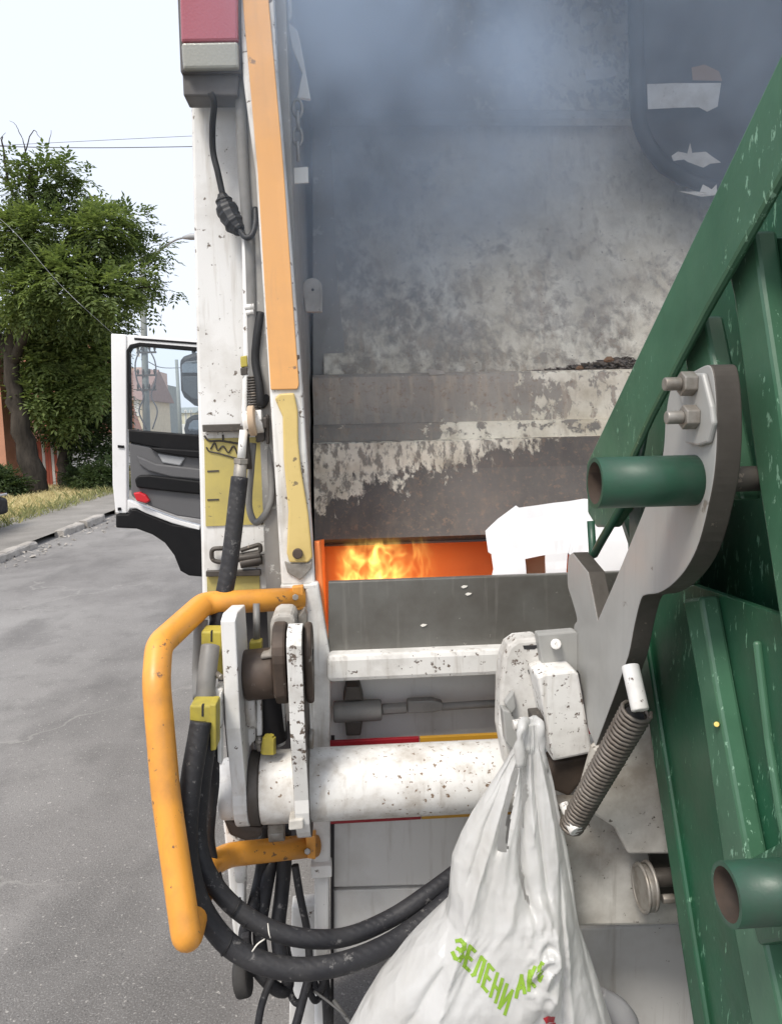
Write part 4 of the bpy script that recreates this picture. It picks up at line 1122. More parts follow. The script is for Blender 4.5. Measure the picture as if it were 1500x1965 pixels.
part(MB().tube([at(520,1565,1.70), at(540,1563,1.70)], .026, 12).tube([at(516,1585,1.70), at(546,1582,1.70)], .021, 6, smooth=False).tube([at(516,1600,1.70), at(546,1597,1.70)], .019, 12), 'hose_fitting', 'bolt_steel', .002)
part(MB().tube(pxpath([(602,1902,1.68),(630,1922,1.66),(664,1950,1.62)], 4), .003, 6).tube(pxpath([(640,1920,1.66),(680,1975,1.6)], 3), .005, 6), 'loose_strap', 'grey_cable', 0)
# white bracket on the tube, right of the bag hook
YK = 1.52
part(MB().plate([(958,1400),(960,1310),(966,1262),(975,1240),(992,1228),(1034,1224),(1046,1250),(1050,1400),(1000,1470),(972,1480)], YK, .06), 'saddle_plate', 'white_worn', .008)
for (x0, y0) in ((1003,1239),(1012,1286)):
    part(MB().plate([(x0,y0),(x0+26,y0-1),(x0+28,y0+3),(x0+22,y0+7),(x0+2,y0+7)], YK - .001, .004), 'slot', 'black_plate', 0)
part(MB().plate([(1030,1217),(1104,1211),(1110,1216),(1110,1290),(1042,1292)], YK - .025, .03), 'pin_plate', 'grey_arm', .004)
part(MB().cyl(at(1066,1236,YK-.05), at(1066,1236,YK-.02), .011, 12), 'pin_head', 'white_worn', .002)
part(MB().plate([(1030,1298),(1046,1292),(1102,1286),(1110,1294),(1138,1446),(1060,1462),(1050,1400)], YK - .085, .085), 'bumper_block', 'white_worn', .006)
part(MB().plate([(1060,1464),(1139,1448),(1142,1470),(1092,1530),(1050,1512),(1052,1490)], YK - .06, .06), 'block_underside', 'brown_steel', .006)
part(MB().plate([(968,1350),(986,1326),(990,1360),(980,1372)], YK - .02, .019).plate([(964,1362),(978,1366),(996,1400),(994,1430),(984,1440),(970,1424)], YK - .035, .034), 'hook_plate', 'grey_arm', .003)
part(MB().tube([at(984,1392,1.44), at(1022,1386,1.44)], .011, 12).tube([at(998,1392,1.44), at(1008,1390,1.44)], .017, 6, smooth=False), 'hook_bolt', 'white_worn', .001)
part(MB().plate([(1022,1376),(1044,1374),(1046,1406),(1026,1410)], YK - .07, .05), 'hook_stop', 'dark_steel_and_shade', .003)
# grey curved lifting arm (plate standing along the truck)
XA = .47
arm_pp = [(1090,1066),(1098,1060),(1128,1098),(1146,1190),(1180,1112),(1232,985),(1262,905),(1272,860),(1276,800),(1284,752),(1300,728),(1330,712),(1356,700),(1366,712),
          (1372,760),(1374,830),(1370,900),(1360,960),(1340,1040),(1316,1090),(1288,1122),(1262,1138),(1238,1142),(1228,1152),(1216,1200),(1204,1260),(1180,1330),(1142,1432),(1128,1400),(1112,1296),(1104,1280),(1100,1206),(1106,1188),(1096,1150),(1088,1120)]
def rounded(pp, n=4, keep=()):
    out = []
    N_ = len(pp)
    for i in range(N_):
        p0, p1, p2, p3 = [Vector(pp[(i + d_) % N_]) for d_ in (-1, 0, 1, 2)]
        out.append(tuple(p1))
        if i in keep: continue
        for k in range(1, n):
            t_ = k / n
            q_ = 0.5 * ((2*p1) + (p2-p0)*t_ + (2*p0-5*p1+4*p2-p3)*t_*t_ + (-p0+3*p1-3*p2+p3)*t_**3)
            out.append(tuple(q_))
    return out
arm_o = part(MB().platex(rounded(arm_pp, 4, (0,1,2,3,4,5,25,26,27,28,29,30)), XA, .034), 'lifting_arm', 'grey_arm', .002, edge='dark_steel_and_shade')  # edge faces coloured dark for the shade on the arm's rear-facing side
part(MB().prism([atx(x, y, XA - .008) for x, y in ((1296,730),(1320,716),(1346,716),(1362,780),(1366,812),(1356,850),(1336,856),(1312,850),(1314,800),(1302,760))], (.0078, 0, 0)), 'latch_plate', 'grey_arm', .003, arm_o)
for (px, py) in ((1330,736),(1334,800)):
    a = atx(px, py, XA - .008)
    part(MB().tube([a + Vector((.0, 0, 0)), a + Vector((-.018, 0, 0))], .0165, 6, smooth=False), 'nut', 'bolt_steel', .0015, arm_o)
    part(MB().cyl(a + Vector((-.018, 0, 0)), a + Vector((-.040, 0, 0)), .0088, 14), 'bolt', 'bolt_steel', .0015, arm_o)
# spring on the arm
A = at(1222, 1362, 1.20); B = at(1094, 1588, 1.34)
mb = MB()
d = (B - A); L = d.length; tz = d.normalized(); u = tz.cross(Vector((0, 1, 0))).normalized(); w = tz.cross(u)
turns = 34; pts = []
for i in range(turns * 12 + 1):
    f_ = i / (turns * 12)
    r = .0245 - .004 * f_
    a = 2 * math.pi * i / 12
    pts.append(A + d * f_ + (u * math.cos(a) + w * math.sin(a)) * r)
mb.tube(pts, .0036, 6)
part(mb, 'tension_spring', 'spring_steel', 0)
part(MB().cyl(A + d * .03, A + d * .97, .0165, 16), 'spring_core', 'black_plate', 0)
pin_a = at(1208, 1276, 1.20); pin_b = at(1228, 1364, 1.16)
part(MB().cyl(pin_a, pin_b, .0145, 18), 'spring_pin', 'white_worn', .003)
part(MB().cyl(at(1080,1540,1.35), at(1100,1590,1.32), .009, 12).cyl(at(1094,1574,1.33), at(1106,1596,1.31), .0135, 14), 'spring_anchor', 'white_worn', .002)
# white lifter body at the right
part(MB().plate([(1062,1545),(1260,1545),(1300,1600),(1345,1775),(1088,1780),(1076,1640)], 1.42, .05), 'lifter_body', 'white_grimy', .008)
part(MB().plate([(1140,1440),(1230,1370),(1330,1380),(1340,1640),(1205,1640),(1180,1590),(1110,1546)], 1.37, .03), 'lifter_side', 'white_grimy', .006)
xb_ = at(1228, 1700, 1.36).x; zb_ = at(1232, 1704, 1.36).z
cap = part(MB().cyl((xb_, 1.36, zb_), (xb_ + .02, 1.36, zb_), .044, 32), 'bearing_cap', 'bolt_steel', .006)
mb = MB()
for k_ in range(2):
    mb.torus(Vector((xb_ + .002 + .016 * k_, 1.36, zb_ + .004 * k_)), Vector((0,1,0)), Vector((0,0,1)), (.043,.044), .004, 30, 8)
part(mb, 'bearing_ring', 'bolt_steel', 0, cap)
part(MB().plate([(1246,1640),(1296,1636),(1300,1722),(1262,1728)], 1.405, .012), 'bearing_shade', 'dark_steel_and_shade', 0)  # flat dark plate gives the hollow its shade by colour
part(MB().cyl((xb_ + .02, 1.36, zb_ + .02), (xb_ + .07, 1.36, zb_ + .02), .018, 16), 'shaft_end', 'dark_steel_and_shade', .003)
part(MB().cyl((xb_ + .035, 1.34, zb_ - .012), (xb_ + .06, 1.34, zb_ - .012), .010, 6), 'shaft_nut', 'bolt_steel', .002)
part(MB().plate([(1085,1782),(1400,1772),(1400,2160),(1060,2160)], 1.62, .03), 'underrun_plate', 'grey_panel', .006)
# ================================================================== green waste container being tipped
XC = .56
cbase = atx(1420, 1965, XC); 
cont = thing('waste_container', 'green steel waste container with ribs and pipe trunnions tipped over the hopper', 'container', (XC + .5, cbase.y, 0))
def cpart(mb, name, mat='green_paint', bevel=.004, parent=None):
    return mb.build(name, mat, parent or cont, bevel)
XI = XC + .10                                     # recessed end wall
wall_pp = [(1207,1150),(1200,885),(1248,795),(1300,690),(1350,600),(1440,440),(1540,260),(1700,-60),(1900,-60),(1900,2300),(1375,2300),(1330,1965)]
# end wall: a recessed plate; the same outline continues as the long walls
EW = [atx(x, y, XI) for x, y in wall_pp]
XP = XC + .022
cpart(MB().prism(EW, (.01, 0, 0)), 'inner_wall', 'green_paint', 0)
for pp_ in ([(1205,890),(1262,886),(1312,746),(1330,800),(1355,965),(1330,1120),(1207,1150)], [(1449,456),(1900,456),(1900,1150),(1562,1200),(1470,600)],
            [(1207,1152),(1330,1122),(1562,1202),(1900,1152),(1900,2300),(1380,2300),(1330,1965)]):
    cpart(MB().prism([atx(x, y, XP) for x, y in pp_], (.012, 0, 0)), 'end_panel', 'green_paint', .002)
# rim flange
fl = [(1500,92),(1124,888),(1124,905),(1135,912),(1200,900),(1246,800),(1302,692),(1352,598),(1440,442),(1512,312),(1640,60),(1640,-200)]
cpart(MB().prism([atx(x, y, XC - .04) for x, y in fl], (.014, 0, 0)), 'rim_flange', 'green_lit', .008)
cpart(MB().prism([atx(x, y, XC - .032) for x, y in ((1124,890),(1150,886),(1205,900),(1200,960),(1165,1012),(1142,1012),(1126,985))], (.03, 0, 0)), 'corner_gusset', 'green_paint', .006)
# ribs
def rib(l, r, X=XC - .01, d=.032, name='rib', mat='green_lit'):
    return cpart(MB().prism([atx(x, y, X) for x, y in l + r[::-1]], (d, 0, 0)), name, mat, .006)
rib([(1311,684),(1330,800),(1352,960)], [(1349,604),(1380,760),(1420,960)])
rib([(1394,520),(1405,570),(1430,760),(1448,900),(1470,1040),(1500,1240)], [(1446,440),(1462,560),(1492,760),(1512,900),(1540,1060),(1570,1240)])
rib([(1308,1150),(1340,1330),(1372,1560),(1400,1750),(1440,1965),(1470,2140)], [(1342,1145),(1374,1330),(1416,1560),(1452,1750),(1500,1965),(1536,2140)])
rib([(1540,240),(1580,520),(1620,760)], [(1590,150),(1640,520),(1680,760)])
rib([(1440,1230),(1462,1420),(1484,1560),(1500,1640)], [(1447,1230),(1469,1420),(1491,1560),(1507,1640)], XC + .012, .012, 'panel_seam')
rib([(1207,1152),(1330,1965),(1356,2140)], [(1226,1150),(1354,1965),(1382,2140)], XC + .012, .012, 'corner_post', 'green_paint')
cpart(MB().prism([atx(x, y, XC - .016) for x, y in ((1410,1660),(1500,1612),(1560,1600),(1560,1800),(1452,1815))], (.033, 0, 0)), 'cross_rib', 'green_paint', .006)
# trunnion pipes
def trunnion(px, py, pxr, X0_, r, wall=.006, xe_=None):
    a = atx(px, py, X0_); b = Vector((xe_ or XC + .03, a.y, a.z))
    if xe_: cpart(MB().cyl(b, Vector((XC + .03, a.y, a.z)), r * .5, 16), 'trunnion_stub', 'dark_steel_and_shade', 0)
    mp = MB().pipe(a, b, r, wall)
    mp.e = {i: 1 for i in range(len(mp.f)) if i % 4 == 1}
    p_ = mp.build('trunnion_pipe', 'green_pipe', cont, edge='rust_inside')
    cpart(MB().cyl(Vector((X0_ + .16, a.y, a.z)), Vector((X0_ + .165, a.y, a.z)), r - wall - .0005, 24), 'pipe_bore', 'rust_inside', 0, p_)
trunnion(1140, 927, 1340, .333, .0345, xe_=.49)
trunnion(1392, 1716, 1560, .445, .0375)
# bent lid rod hanging from the rim corner
cpart(MB().tube(round_path([atx(1133,1000,XC-.05), atx(1137,1068,XC-.05), atx(1152,1040,XC-.05), atx(1216,930,XC-.03), atx(1236,820,XC-.005)], .012), .0085, 8), 'lid_rod', 'green_pipe', 0)
# other walls of the container (reach away to the right)
CW = 1.10
FRp = [atx(1124,890,XC), atx(1207,1150,XC), atx(1330,1965,XC), atx(1375,2300,XC)]
mb = MB()
for i in range(len(FRp) - 1):
    a, b = FRp[i], FRp[i+1]
    a = Vector((XP + .013, a.y, a.z)); b = Vector((XP + .013, b.y, b.z))
    mb.prism([a, b, b + Vector((0, .0, 0)) + Vector((0, -.018, .004)), a + Vector((0, -.018, .004))], (CW, 0, 0))
cpart(mb, 'front_wall', 'green_paint', 0)
q = [Vector((XI + CW, p.y, p.z)) for p in EW]
cpart(MB().prism(q, (.02, 0, 0)), 'end_wall', 'green_paint', 0)
a = atx(1375, 2300, XI); b = atx(1900, 2300, XI)
cpart(MB().prism([a, b, b + Vector((0,0,.02)), a + Vector((0,0,.02))], (CW, 0, 0)), 'floor_plate', 'green_paint', 0)
p0 = atx(1900, -60, XP); p1 = atx(1900, 2300, XP)
cpart(MB().prism([p0, p1, p1 + Vector((0, -.015, 0)), p0 + Vector((0, -.015, 0))], (CW + .1, 0, 0)), 'back_wall', 'green_paint', 0)
# lime weld blob on the rib
cpart(MB().cyl(atx(1374,1390,XC-.016), atx(1374,1390,XC-.009), .004, 10), 'paint_blob', 'gold_mark', .001)

# ================================================================== white carrier bag on the hook
YBG = 1.36
rows = [(1386,1000,1030),(1400,998,1034),(1425,990,1040),(1460,970,1050),(1500,944,1060),(1560,905,1071),(1600,884,1080),(1640,868,1088),(1680,864,1094),(1720,862,1098),(1745,856,1101),
        (1775,826,1106),(1800,800,1114),(1840,760,1128),(1880,722,1141),(1920,694,1152),(1965,667,1166),(2020,650,1180),(2090,652,1184),(2160,690,1160),(2200,760,1090),(2215,830,1010)]
bag = thing('carrier_bag', 'white plastic carrier bag with green lettering hanging from the lifter', 'bag', at(920, 2215, YBG))
nu, sub = 240, 8
ys_, ls_, rs_ = zip(*rows)
yy = np.interp(np.linspace(0, len(rows) - 1, (len(rows) - 1) * sub + 1), range(len(rows)), ys_)
# sharp folds of the film: (polyline on the bag, half width, height); positive stands proud, negative is a slit or crease
FOLDS = [([(1004,1440),(1002,1540),(992,1600),(990,1650),(1002,1704)], 6, -.050), ([(990,1450),(968,1530),(946,1602)], 7, -.034), ([(1018,1440),(1024,1560),(1036,1700)], 5, -.016),
         ([(996,1430),(960,1520),(905,1660),(872,1760),(790,1965),(750,2060)], 11, .016), ([(980,1450),(925,1570),(884,1680)], 8, -.016), ([(1010,1430),(1012,1520),(1012,1600)], 6, .016),
         ([(1030,1440),(1052,1580),(1064,1760),(1072,2000)], 9, .012), ([(1040,1440),(1072,1600),(1096,1760)], 7, -.012), ([(1062,1640),(1058,1800),(1052,1960),(1050,2060)], 8, -.020),
         ([(868,1700),(840,1800),(760,1920)], 10, -.012), ([(1100,1760),(1118,1860),(1150,2000)], 9, -.010), ([(985,1640),(960,1720),(930,1760)], 9, .008),
         ([(940,1620),(900,1760),(860,1860)], 14, -.006), ([(1010,1860),(990,1900),(972,1965),(960,2050)], 10, -.014), ([(1020,1690),(1040,1730),(1044,1800),(1020,1860)], 12, .020)]
FS = [(np.array(a_, float), w_, h_) for a_, w_, h_ in FOLDS]
def folds(px, py):
    tot = 0.0
    for a_, w_, h_ in FS:
        if py < a_[0, 1] - 40 or py > a_[-1, 1] + 40: continue
        p = np.array((px, py)); A_ = a_[:-1]; B_ = a_[1:]
        t__ = np.clip(((p - A_) * (B_ - A_)).sum(1) / ((B_ - A_) ** 2).sum(1), 0, 1)
        dist = np.sqrt(((A_ + (B_ - A_) * t__[:, None] - p) ** 2).sum(1).min())
        ends = min(1, max(0, (py - a_[0, 1] + 30) / 60), max(0, (a_[-1, 1] + 20 - py) / 50))
        tot += h_ * math.exp(-dist / w_) * ends
    return tot
mb = MB()
ringi = []
for k, y in enumerate(yy):
    l = np.interp(y, ys_, ls_); r = np.interp(y, ys_, rs_)
    a = at(l, y, YBG); b = at(r, y, YBG)
    c = (a + b) / 2; hw = (b - a).length / 2
    f_ = (y - 1386) / (2215 - 1386)
    dep = .014 + .100 * min(1, max(0, (y - 1430) / 430)) ** 1.05
    if y > 2090: dep *= max(.15, (2230 - y) / 140)
    ring = []
    for j in range(nu):
        th = 2 * math.pi * j / nu
        ca, sa = math.cos(th), math.sin(th)
        u_ = math.copysign(abs(ca) ** .9, ca)
        x = c.x + hw * u_
        px_ = (l + r) / 2 + u_ * (r - l) / 2
        pl = max(0, 1 - f_ * 1.5) ** 1.3
        tri = lambda v: 2 * abs(2 * (v - math.floor(v + .5))) - 1
        pleat = .002 * pl * tri(u_ * 2.6 + .35 * math.sin(f_ * 7)) + .001 * pl * tri(u_ * 6.1 + 1.3)
        n_ = noise.noise(Vector((u_ * 2.2 + 3, f_ * 5.0, 2 if sa > 0 else 7)))
        big = .030 * f_ * n_
        fine = .006 * (.35 - abs(noise.noise(Vector((u_ * 7 + f_ * 5, f_ * 12, 11 if sa > 0 else 4))))) * min(1, f_ * 3)
        dcr = math.hypot((px_ - 1018) / 48, (y - 1785) / 85)
        crum = 0.0
        if sa > 0 and dcr < 1.5:
            q_ = Vector((px_ / 30, y / 30, 1.7))
            crum = max(0, 1.25 - dcr) * (.020 + .030 * (.25 - abs(noise.noise(q_))) + .012 * (.25 - abs(noise.noise(q_ * 2.3))))
        fo = folds(px_, y) if sa > 0 else 0
        env = min(1, abs(sa) * 2.2)
        yv = YBG - dep * abs(sa) ** .8 * math.copysign(1, sa) - (pleat + big + fine + fo + crum) * env * math.copysign(1, sa)
        if sa > 0: yv = min(yv, YBG + .01)
        ring.append((x, yv, c.z))
    ringi.append(mb.add(ring))
SLITS = [[(984,1470),(992,1472),(974,1540),(962,1602),(944,1606),(962,1540)], [(1003,1480),(1009,1520),(1000,1570),(994,1600),(993,1650),(1002,1704),(992,1690),(983,1650),(982,1600),(994,1530)]]
def inside(px, py, poly):
    c_ = False
    for i in range(len(poly)):
        (xa_, ya_), (xb_2, yb_2) = poly[i], poly[i - 1]
        if (ya_ > py) != (yb_2 > py) and px < (xb_2 - xa_) * (py - ya_) / (yb_2 - ya_) + xa_: c_ = not c_
    return c_
for k in range(len(yy) - 1):
    for j in range(nu):
        j2 = (j + 1) % nu
        ca = math.cos(2 * math.pi * (j + .5) / nu)
        ym_ = (yy[k] + yy[k+1]) / 2
        l = np.interp(ym_, ys_, ls_); r = np.interp(ym_, ys_, rs_)
        pm_ = (l + r) / 2 + math.copysign(abs(ca) ** .9, ca) * (r - l) / 2
        if any(inside(pm_, ym_, q_) for q_ in SLITS): continue
        mb.face((ringi[k] + j, ringi[k] + j2, ringi[k+1] + j2, ringi[k+1] + j), True)
mb.face([ringi[0] + j for j in range(nu)]); mb.face([ringi[-1] + j for j in range(nu)])
bag_o = mb.build('bag_body', 'bag_film', bag)
tree_ = BVHTree.FromPolygons([Vector(v) for v in mb.v], mb.f)
def on_bag(px, py, lift=.0012):
    d = ray(px, py).normalized()
    h, n, i, dist = tree_.ray_cast(CAM, d)
    if h is None: return None
    if n.dot(d) > 0: n = -n
    return h + n * lift
# handle loops over the hook bolt
for (xo, pts) in ((0, [(1000,1470),(996,1430),(1000,1398),(1008,1384),(1016,1392),(1018,1430),(1022,1480)]), (1, [(1012,1460),(1012,1420),(1016,1390),(1026,1380),(1034,1392),(1038,1430),(1044,1480)])):
    P = smooth_path([at(x, y, YBG - .028 + .02 * xo + .03 * (abs(x - 1015) < 14)) for x, y in pts], 6)
    m2 = MB(); m2.tube(P, [.0085 + .0015 * math.sin(i * .5 + xo) for i in range(len(P))], 9)
    for q_ in range(len(m2.v)): m2.v[q_] = tuple(Vector(m2.v[q_]) + Vector((1, -.6, 0)) * .004 * noise.noise(Vector(m2.v[q_]) * 60))
    m2.build('handle', 'bag_film', bag)
# slits between the handles: shaded folds let into the surface
def strip(path, w, name, mat, lift=.0012):
    P = [Vector((x, y)) for x, y in path]
    m2 = MB(); prev = None
    for i in range(len(P)):
        t_ = (P[min(i+1, len(P)-1)] - P[max(i-1, 0)]).normalized(); nrm = Vector((-t_.y, t_.x))
        ww = w(i / (len(P) - 1)) if callable(w) else w
        a = on_bag(*(P[i] + nrm * ww / 2), lift); b = on_bag(*(P[i] - nrm * ww / 2), lift)
        if a is None or b is None: prev = None; continue
        k = m2.add([a, b])
        if prev is not None: m2.face((prev, prev + 1, k + 1, k))
        prev = k
    return m2.build(name, mat, bag) if m2.f else None
# lettering: strokes laid on the film
GL = {'З': [[(.05,.85),(.35,1),(.75,.95),(.85,.75),(.65,.55),(.35,.52)],[(.65,.52),(.9,.3),(.75,.05),(.35,0),(0,.15)]],
      'Е': [[(.8,1),(.05,1),(.05,0),(.8,0)],[(.05,.52),(.7,.52)]],
      'Л': [[(0,0),(.15,.1),(.3,1),(.85,1),(.85,0)]],
      'Н': [[(.05,0),(.05,1)],[(.85,0),(.85,1)],[(.05,.5),(.85,.5)]],
      'И': [[(.05,1),(.05,0),(.85,1),(.85,0)]],
      'А': [[(0,0),(.45,1),(.9,0)],[(.17,.36),(.73,.36)]],
      'К': [[(.05,0),(.05,1)],[(.85,1),(.08,.5),(.9,0)]],
      'Є': [[(.85,.85),(.5,1),(.15,.8),(.05,.5),(.15,.2),(.5,0),(.85,.15)],[(.08,.5),(.65,.5)]]}
def letter(ch, o_, e1, e2, w):
    for st in GL[ch]:
        for a, b in zip(st[:-1], st[1:]):
            A_ = (o_[0] + a[0]*e1[0] + a[1]*e2[0], o_[1] + a[0]*e1[1] + a[1]*e2[1])
            B_ = (o_[0] + b[0]*e1[0] + b[1]*e2[0], o_[1] + b[0]*e1[1] + b[1]*e2[1])
            dx, dy = B_[0]-A_[0], B_[1]-A_[1]; L_ = math.hypot(dx, dy)
            ex = w * .45 / L_
            A2 = (A_[0] - dx*ex, A_[1] - dy*ex); B2 = (B_[0] + dx*ex, B_[1] + dy*ex)
            strip([(A2[0] + (B2[0]-A2[0])*i/5, A2[1] + (B2[1]-A2[1])*i/5) for i in range(6)], w, 'letter_stroke', 'print_green', .0016)
letter('З', (868,1834), (17,13), (10,-34), 7.5)
letter('Е', (889,1852), (13,12), (11,-37), 7)
letter('Л', (907,1871), (13,14), (12,-39), 7)
letter('Е', (925,1891), (11,13), (12,-41), 6.5)
letter('Н', (940,1910), (12,14), (13,-43), 6.5)
letter('И', (957,1932), (13,15), (14,-44), 6.5)
letter('А', (990,1912), (18,-9), (2,-36), 7)
letter('К', (1013,1900), (13,-9), (2,-36), 7)
letter('Є', (1031,1886), (10,-9), (2,-34), 6)
strip([(1044,1958),(1052,1954),(1062,1956)], 12, 'red_print', 'print_red', .0016)
strip([(1036,1985),(1050,1975),(1066,1972)], 22, 'red_print', 'print_red', .0016)

# grey plastic bulging behind the bag
m2 = MB()
P = smooth_path([at(1150,1905,1.44), at(1168,1925,1.44), at(1188,1950,1.44), at(1200,1985,1.44), at(1196,2080,1.44), at(1160,2120,1.44)], 5)
m2.tube(P, [.010 + .022 * math.sin(math.pi * (i + 1) / (len(P) + 1)) for i in range(len(P))], 16)
tag(m2.build('plastic_bundle', 'grey_polythene'), 'crumpled grey plastic bulging out behind the white carrier bag', 'plastic')

# ================================================================== rubbish, fire and smoke in the hopper
def crumple(name, pp, Y, mat, label, cat, amp=.012, tilt=.12, th=.002, group=None, nsub=3):
    bm = bmesh.new()
    cy_ = sum(p[1] for p in pp) / len(pp)
    vs = [bm.verts.new(at(x, y, Y + tilt * (cy_ - y) / 150)) for x, y in pp]
    bm.faces.new(vs)
    bmesh.ops.triangulate(bm, faces=bm.faces)
    bmesh.ops.subdivide_edges(bm, edges=bm.edges, cuts=nsub, use_grid_fill=True)
    for v in bm.verts:
        v.co += Vector((0, -1, .3)) * amp * noise.noise(v.co * 9) + Vector((0, -1, 0)) * amp * .4 * noise.noise(v.co * 25)
    me = bpy.data.meshes.new(name); bm.to_mesh(me); bm.free(); me.materials.append(M[mat])
    o = bpy.data.objects.new(name, me); C.objects.link(o)
    s_ = o.modifiers.new('thickness', 'SOLIDIFY'); s_.thickness = th
    return tag(o, label, cat, group)
crumple('foam_sheet', [(930,1020),(952,998),(988,972),(994,976),(1060,966),(1120,958),(1160,962),(1215,975),(1250,1040),(1256,1118),(1112,1120),(1104,1078),(1086,1062),(1084,1120),(1047,1120),(1044,1066),(1006,1074),(1010,1120),(940,1120),(946,1092),(942,1064),(936,1060)], 1.96, 'paper',
        'large bright white torn sheet sticking out of the hopper', 'sheet', .010, .10, .006)
crumple('cardboard_piece', [(1004,1066),(1046,1062),(1052,1125),(1006,1128)], 2.0, 'cardboard', 'small brown cardboard flap seen through the notch of the white sheet', 'cardboard', .004, .02, .004)
crumple('paper_scrap', [(820,708),(850,712),(854,718),(824,720)], 2.46, 'scrap_paper', 'small white paper scrap on the packer ledge', 'paper', .004, 0, .002)
crumple('paper_scrap', [(1288,298),(1300,290),(1318,294),(1322,276),(1328,294),(1352,292),(1382,312),(1362,314),(1348,322),(1332,306),(1312,304),(1292,308)], 2.56, 'scrap_paper', 'ragged white scrap stuck to the dark guard, the upper one', 'paper', .014, 0, .002)
crumple('paper_scrap', [(1304,366),(1340,370),(1346,356),(1362,366),(1372,356),(1372,376),(1345,380)], 2.56, 'scrap_paper', 'ragged white scrap at the lower edge of the dark guard', 'paper', .012, 0, .002)
crumple('paper_scrap', [(1122,132),(1178,128),(1184,144),(1160,150),(1124,154)], 2.80, 'scrap_paper', 'pale label-like scrap on the upper packer plate in the smoke', 'paper', .003, 0, .002)
crumple('paper_label', [(1240,162),(1300,160),(1382,160),(1376,204),(1356,214),(1340,206),(1290,208),(1242,210)], 2.58, 'scrap_paper', 'big torn pale label on the dark guard in the smoke', 'label', .003, 0, .002)
crumple('paper_label', [(1326,130),(1350,124),(1378,138),(1384,156),(1328,154)], 2.58, 'brown_scrap', 'brownish torn label above the big pale one', 'label', .003, 0, .002)
for i, (x, y) in enumerate(((884,1126),(892,1140),(806,1200))):
    crumple('paint_fleck', [(x,y),(x+5,y-3),(x+13,y-2),(x+10,y+1),(x+4,y+3)], 1.798, 'paper_warm', ('tiny pale fleck near the top of the grey loading edge', 'second pale fleck just below the top one on the loading edge', 'lone pale fleck left on the grey loading edge')[i], 'fleck', .001, 0, .001)
# ash and dirt heaped on the ledge
m2 = MB()
for i in range(900):
    px = random.triangular(1010, 1260, 1180); h = random.random() ** 1.6
    p = at(px, 716 - 1 - 30 * h * max(0, 1 - abs(px - 1200) / 190), 2.53 + .04 * random.random() - .0)
    s = random.uniform(.003, .012)
    k = m2.add([p + Vector((random.uniform(-s, s)*1.4, random.uniform(-s, s), random.uniform(-s, s)*.8)) for _ in range(6)])
    for q_ in ((0,1,2),(0,2,3),(0,3,4),(0,4,1),(5,2,1),(5,3,2),(5,4,3),(5,1,4)): m2.face([k + j for j in q_])
o = m2.build('ash_heap', 'ash'); o['kind'] = 'stuff'; tag(o, 'dark ash and dirt heaped on the right of the packer ledge', 'ash')
for (x, y, s, lb) in ((1112,706,.010,'small brown lump in the ash on the packer ledge'), (1168,690,.013,'larger brown lump on top of the ash heap')):
    m2 = MB(); c = at(x, y, 2.47); m2.tube([c + Vector((-s*1.3, 0, -s*.3)), c + Vector((-s*.4, 0, 0)), c + Vector((s*.5, 0, .1*s)), c + Vector((s*1.2, 0, -.2*s))], [s*.3, s*.8, s*.7, s*.2], 7, smooth=False)
    tag(m2.build('dirt_lump', 'brown_scrap'), lb, 'lump')

# fire: a real emitting gas body standing in the trough
t = NT('fire_gas')
o_ = t.xyz()
zf0 = at(700, 1122, 2.05).z; zf1 = at(700, 1052, 2.05).z
nz = t.n.new('ShaderNodeTexNoise'); nz.inputs['Scale'].default_value = 9; nz.inputs['Detail'].default_value = 2
t.L(t.map((1,1,.6)), nz.inputs['Vector'])
va = t.n.new('ShaderNodeVectorMath'); va.operation = 'MULTIPLY_ADD'; va.inputs[1].default_value = (.09,.09,.09)
t.L(nz.outputs['Color'], va.inputs[0]); t.L(t.co, va.inputs[2])
n1 = t.noise(15, 2, .5, t.map((1,1,.55), src=va.outputs[0]))
rid = t.ramp(t.math('ABSOLUTE', t.math('SUBTRACT', n1, .5)), .0, .05, (1,1,1), (0,0,0))
rid = t.math('POWER', rid, 1.6)
msk = t.ramp(t.noise(6, 2, .5, t.map((1,1,.5),(.3,0,0))), .42, .56)
xs0, xs1 = at(640,1080,2.05).x, at(835,1080,2.05).x
mx_ = t.math('MULTIPLY', t.sstep(o_[0], xs0, xs0 + .05), t.math('SUBTRACT', 1.0, t.sstep(o_[0], xs1 - .08, xs1)))
mz_ = t.math('SUBTRACT', 1.0, t.sstep(o_[2], zf1 - .02, zf1 + .03))
e_ = t.math('MULTIPLY', t.math('MULTIPLY', rid, msk), t.math('MULTIPLY', mx_, mz_))
em = t.n.new('ShaderNodeEmission'); em.inputs[0].default_value = (1.0, .60, .13, 1)
t.L(t.math('MULTIPLY', e_, 34.0), em.inputs[1])
gx = t.math('MULTIPLY', t.sstep(o_[0], xs0 - .05, xs0 + .04), t.math('SUBTRACT', 1.0, t.sstep(o_[0], xs1 - .10, xs1 + .16)))
gz = t.math('SUBTRACT', 1.0, t.sstep(o_[2], zf1 - .05, zf1 + .03))
gl = t.n.new('ShaderNodeEmission'); gl.inputs[0].default_value = (1.0, .20, .02, 1)
t.L(t.math('MULTIPLY', t.math('MULTIPLY', gx, gz), t.math('ADD', .2, t.math('MULTIPLY', t.noise(7, 3), 1.5))), gl.inputs[1])
ad = t.n.new('ShaderNodeAddShader'); t.L(em.outputs[0], ad.inputs[0]); t.L(gl.outputs[0], ad.inputs[1])
t.L(ad.outputs[0], t.out.inputs['Volume'])
t.m.cycles.volume_step_rate = .25
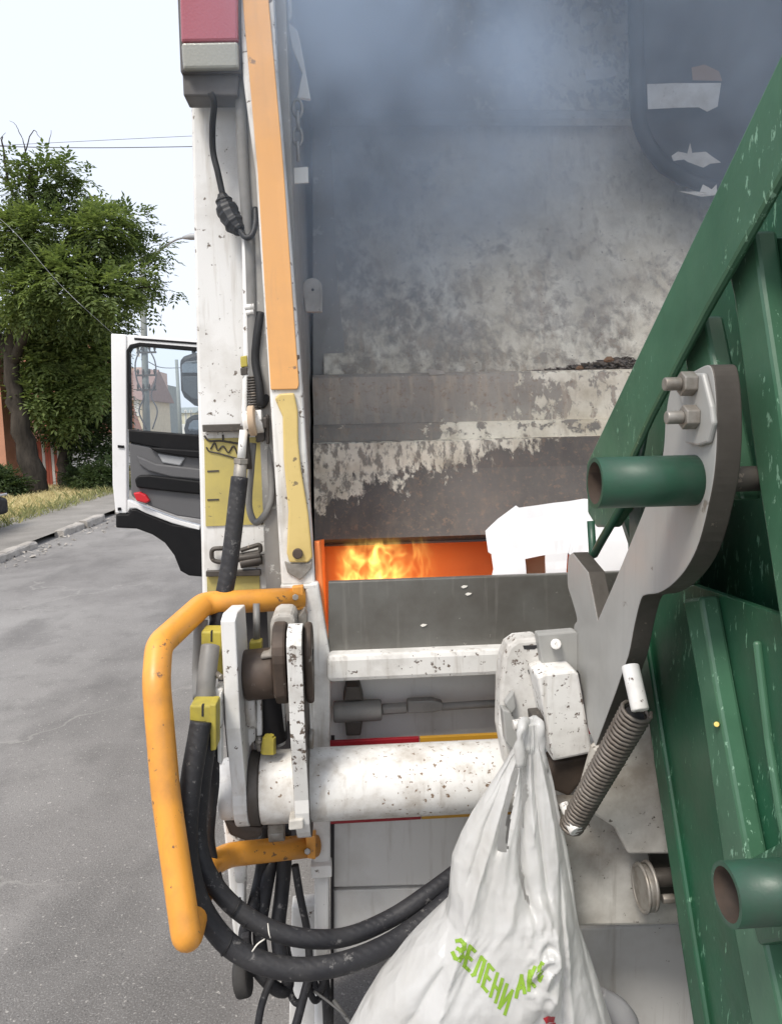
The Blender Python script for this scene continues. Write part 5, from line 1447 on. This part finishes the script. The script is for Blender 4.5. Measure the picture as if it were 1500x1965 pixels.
fire = MB().box((xs0 - .05, 1.94, zf0 - .06), (xs1 + .17, 2.12, zf1 + .05)).build('flame', t.m)
tag(fire, 'yellow flames licking up inside the orange hopper at the left', 'fire')
fire['kind'] = 'stuff'

# smoke: bluish drifting volume rising out of the hopper
t = NT('smoke_gas')
o_ = t.xyz()
nz = t.n.new('ShaderNodeTexNoise'); nz.inputs['Scale'].default_value = 1.7; nz.inputs['Detail'].default_value = 2
t.L(t.co, nz.inputs['Vector'])
va = t.n.new('ShaderNodeVectorMath'); va.operation = 'MULTIPLY_ADD'; va.inputs[1].default_value = (.5,.5,.5)
t.L(nz.outputs['Color'], va.inputs[0]); t.L(t.co, va.inputs[2])
nn = t.noise(2.3, 4, .55, va.outputs[0])
puff = t.ramp(nn, .42, .62)
up = t.math('ADD', t.math('MULTIPLY', t.sstep(o_[2], 2.0, 2.75), .85), t.math('MULTIPLY', t.sstep(o_[2], 1.72, 2.1), .15))
left = t.math('SUBTRACT', 1.0, t.math('MULTIPLY', t.sstep(o_[0], .25, .9), .80))
front = t.sstep(o_[1], 1.55, 2.0)
edge = t.sstep(o_[0], -.34, -.05)
den = t.math('MULTIPLY', t.math('MULTIPLY', puff, up), t.math('MULTIPLY', t.math('MULTIPLY', left, front), edge))
veil = t.math('MULTIPLY', t.math('MULTIPLY', t.sstep(o_[2], 1.72, 2.2), front), t.math('MULTIPLY', edge, t.math('SUBTRACT', .065, t.math('MULTIPLY', t.sstep(o_[0], .1, 1.0), .045))))
den = t.math('ADD', den, veil)
pv = t.n.new('ShaderNodeVolumePrincipled')
pv.inputs['Color'].default_value = (.64,.79,1.0,1)
pv.inputs['Anisotropy'].default_value = 0.0
t.L(t.math('MULTIPLY', den, 4.2), pv.inputs['Density'])
t.m.cycles.volume_step_rate = 2.0
t.L(pv.outputs[0], t.out.inputs['Volume'])
smoke = MB().box((-.45, 1.40, 1.70), (1.88, 2.80, 3.39)).build('smoke', t.m)
smoke['kind'] = 'stuff'
tag(smoke, 'bluish smoke drifting up through the top of the hopper', 'smoke')
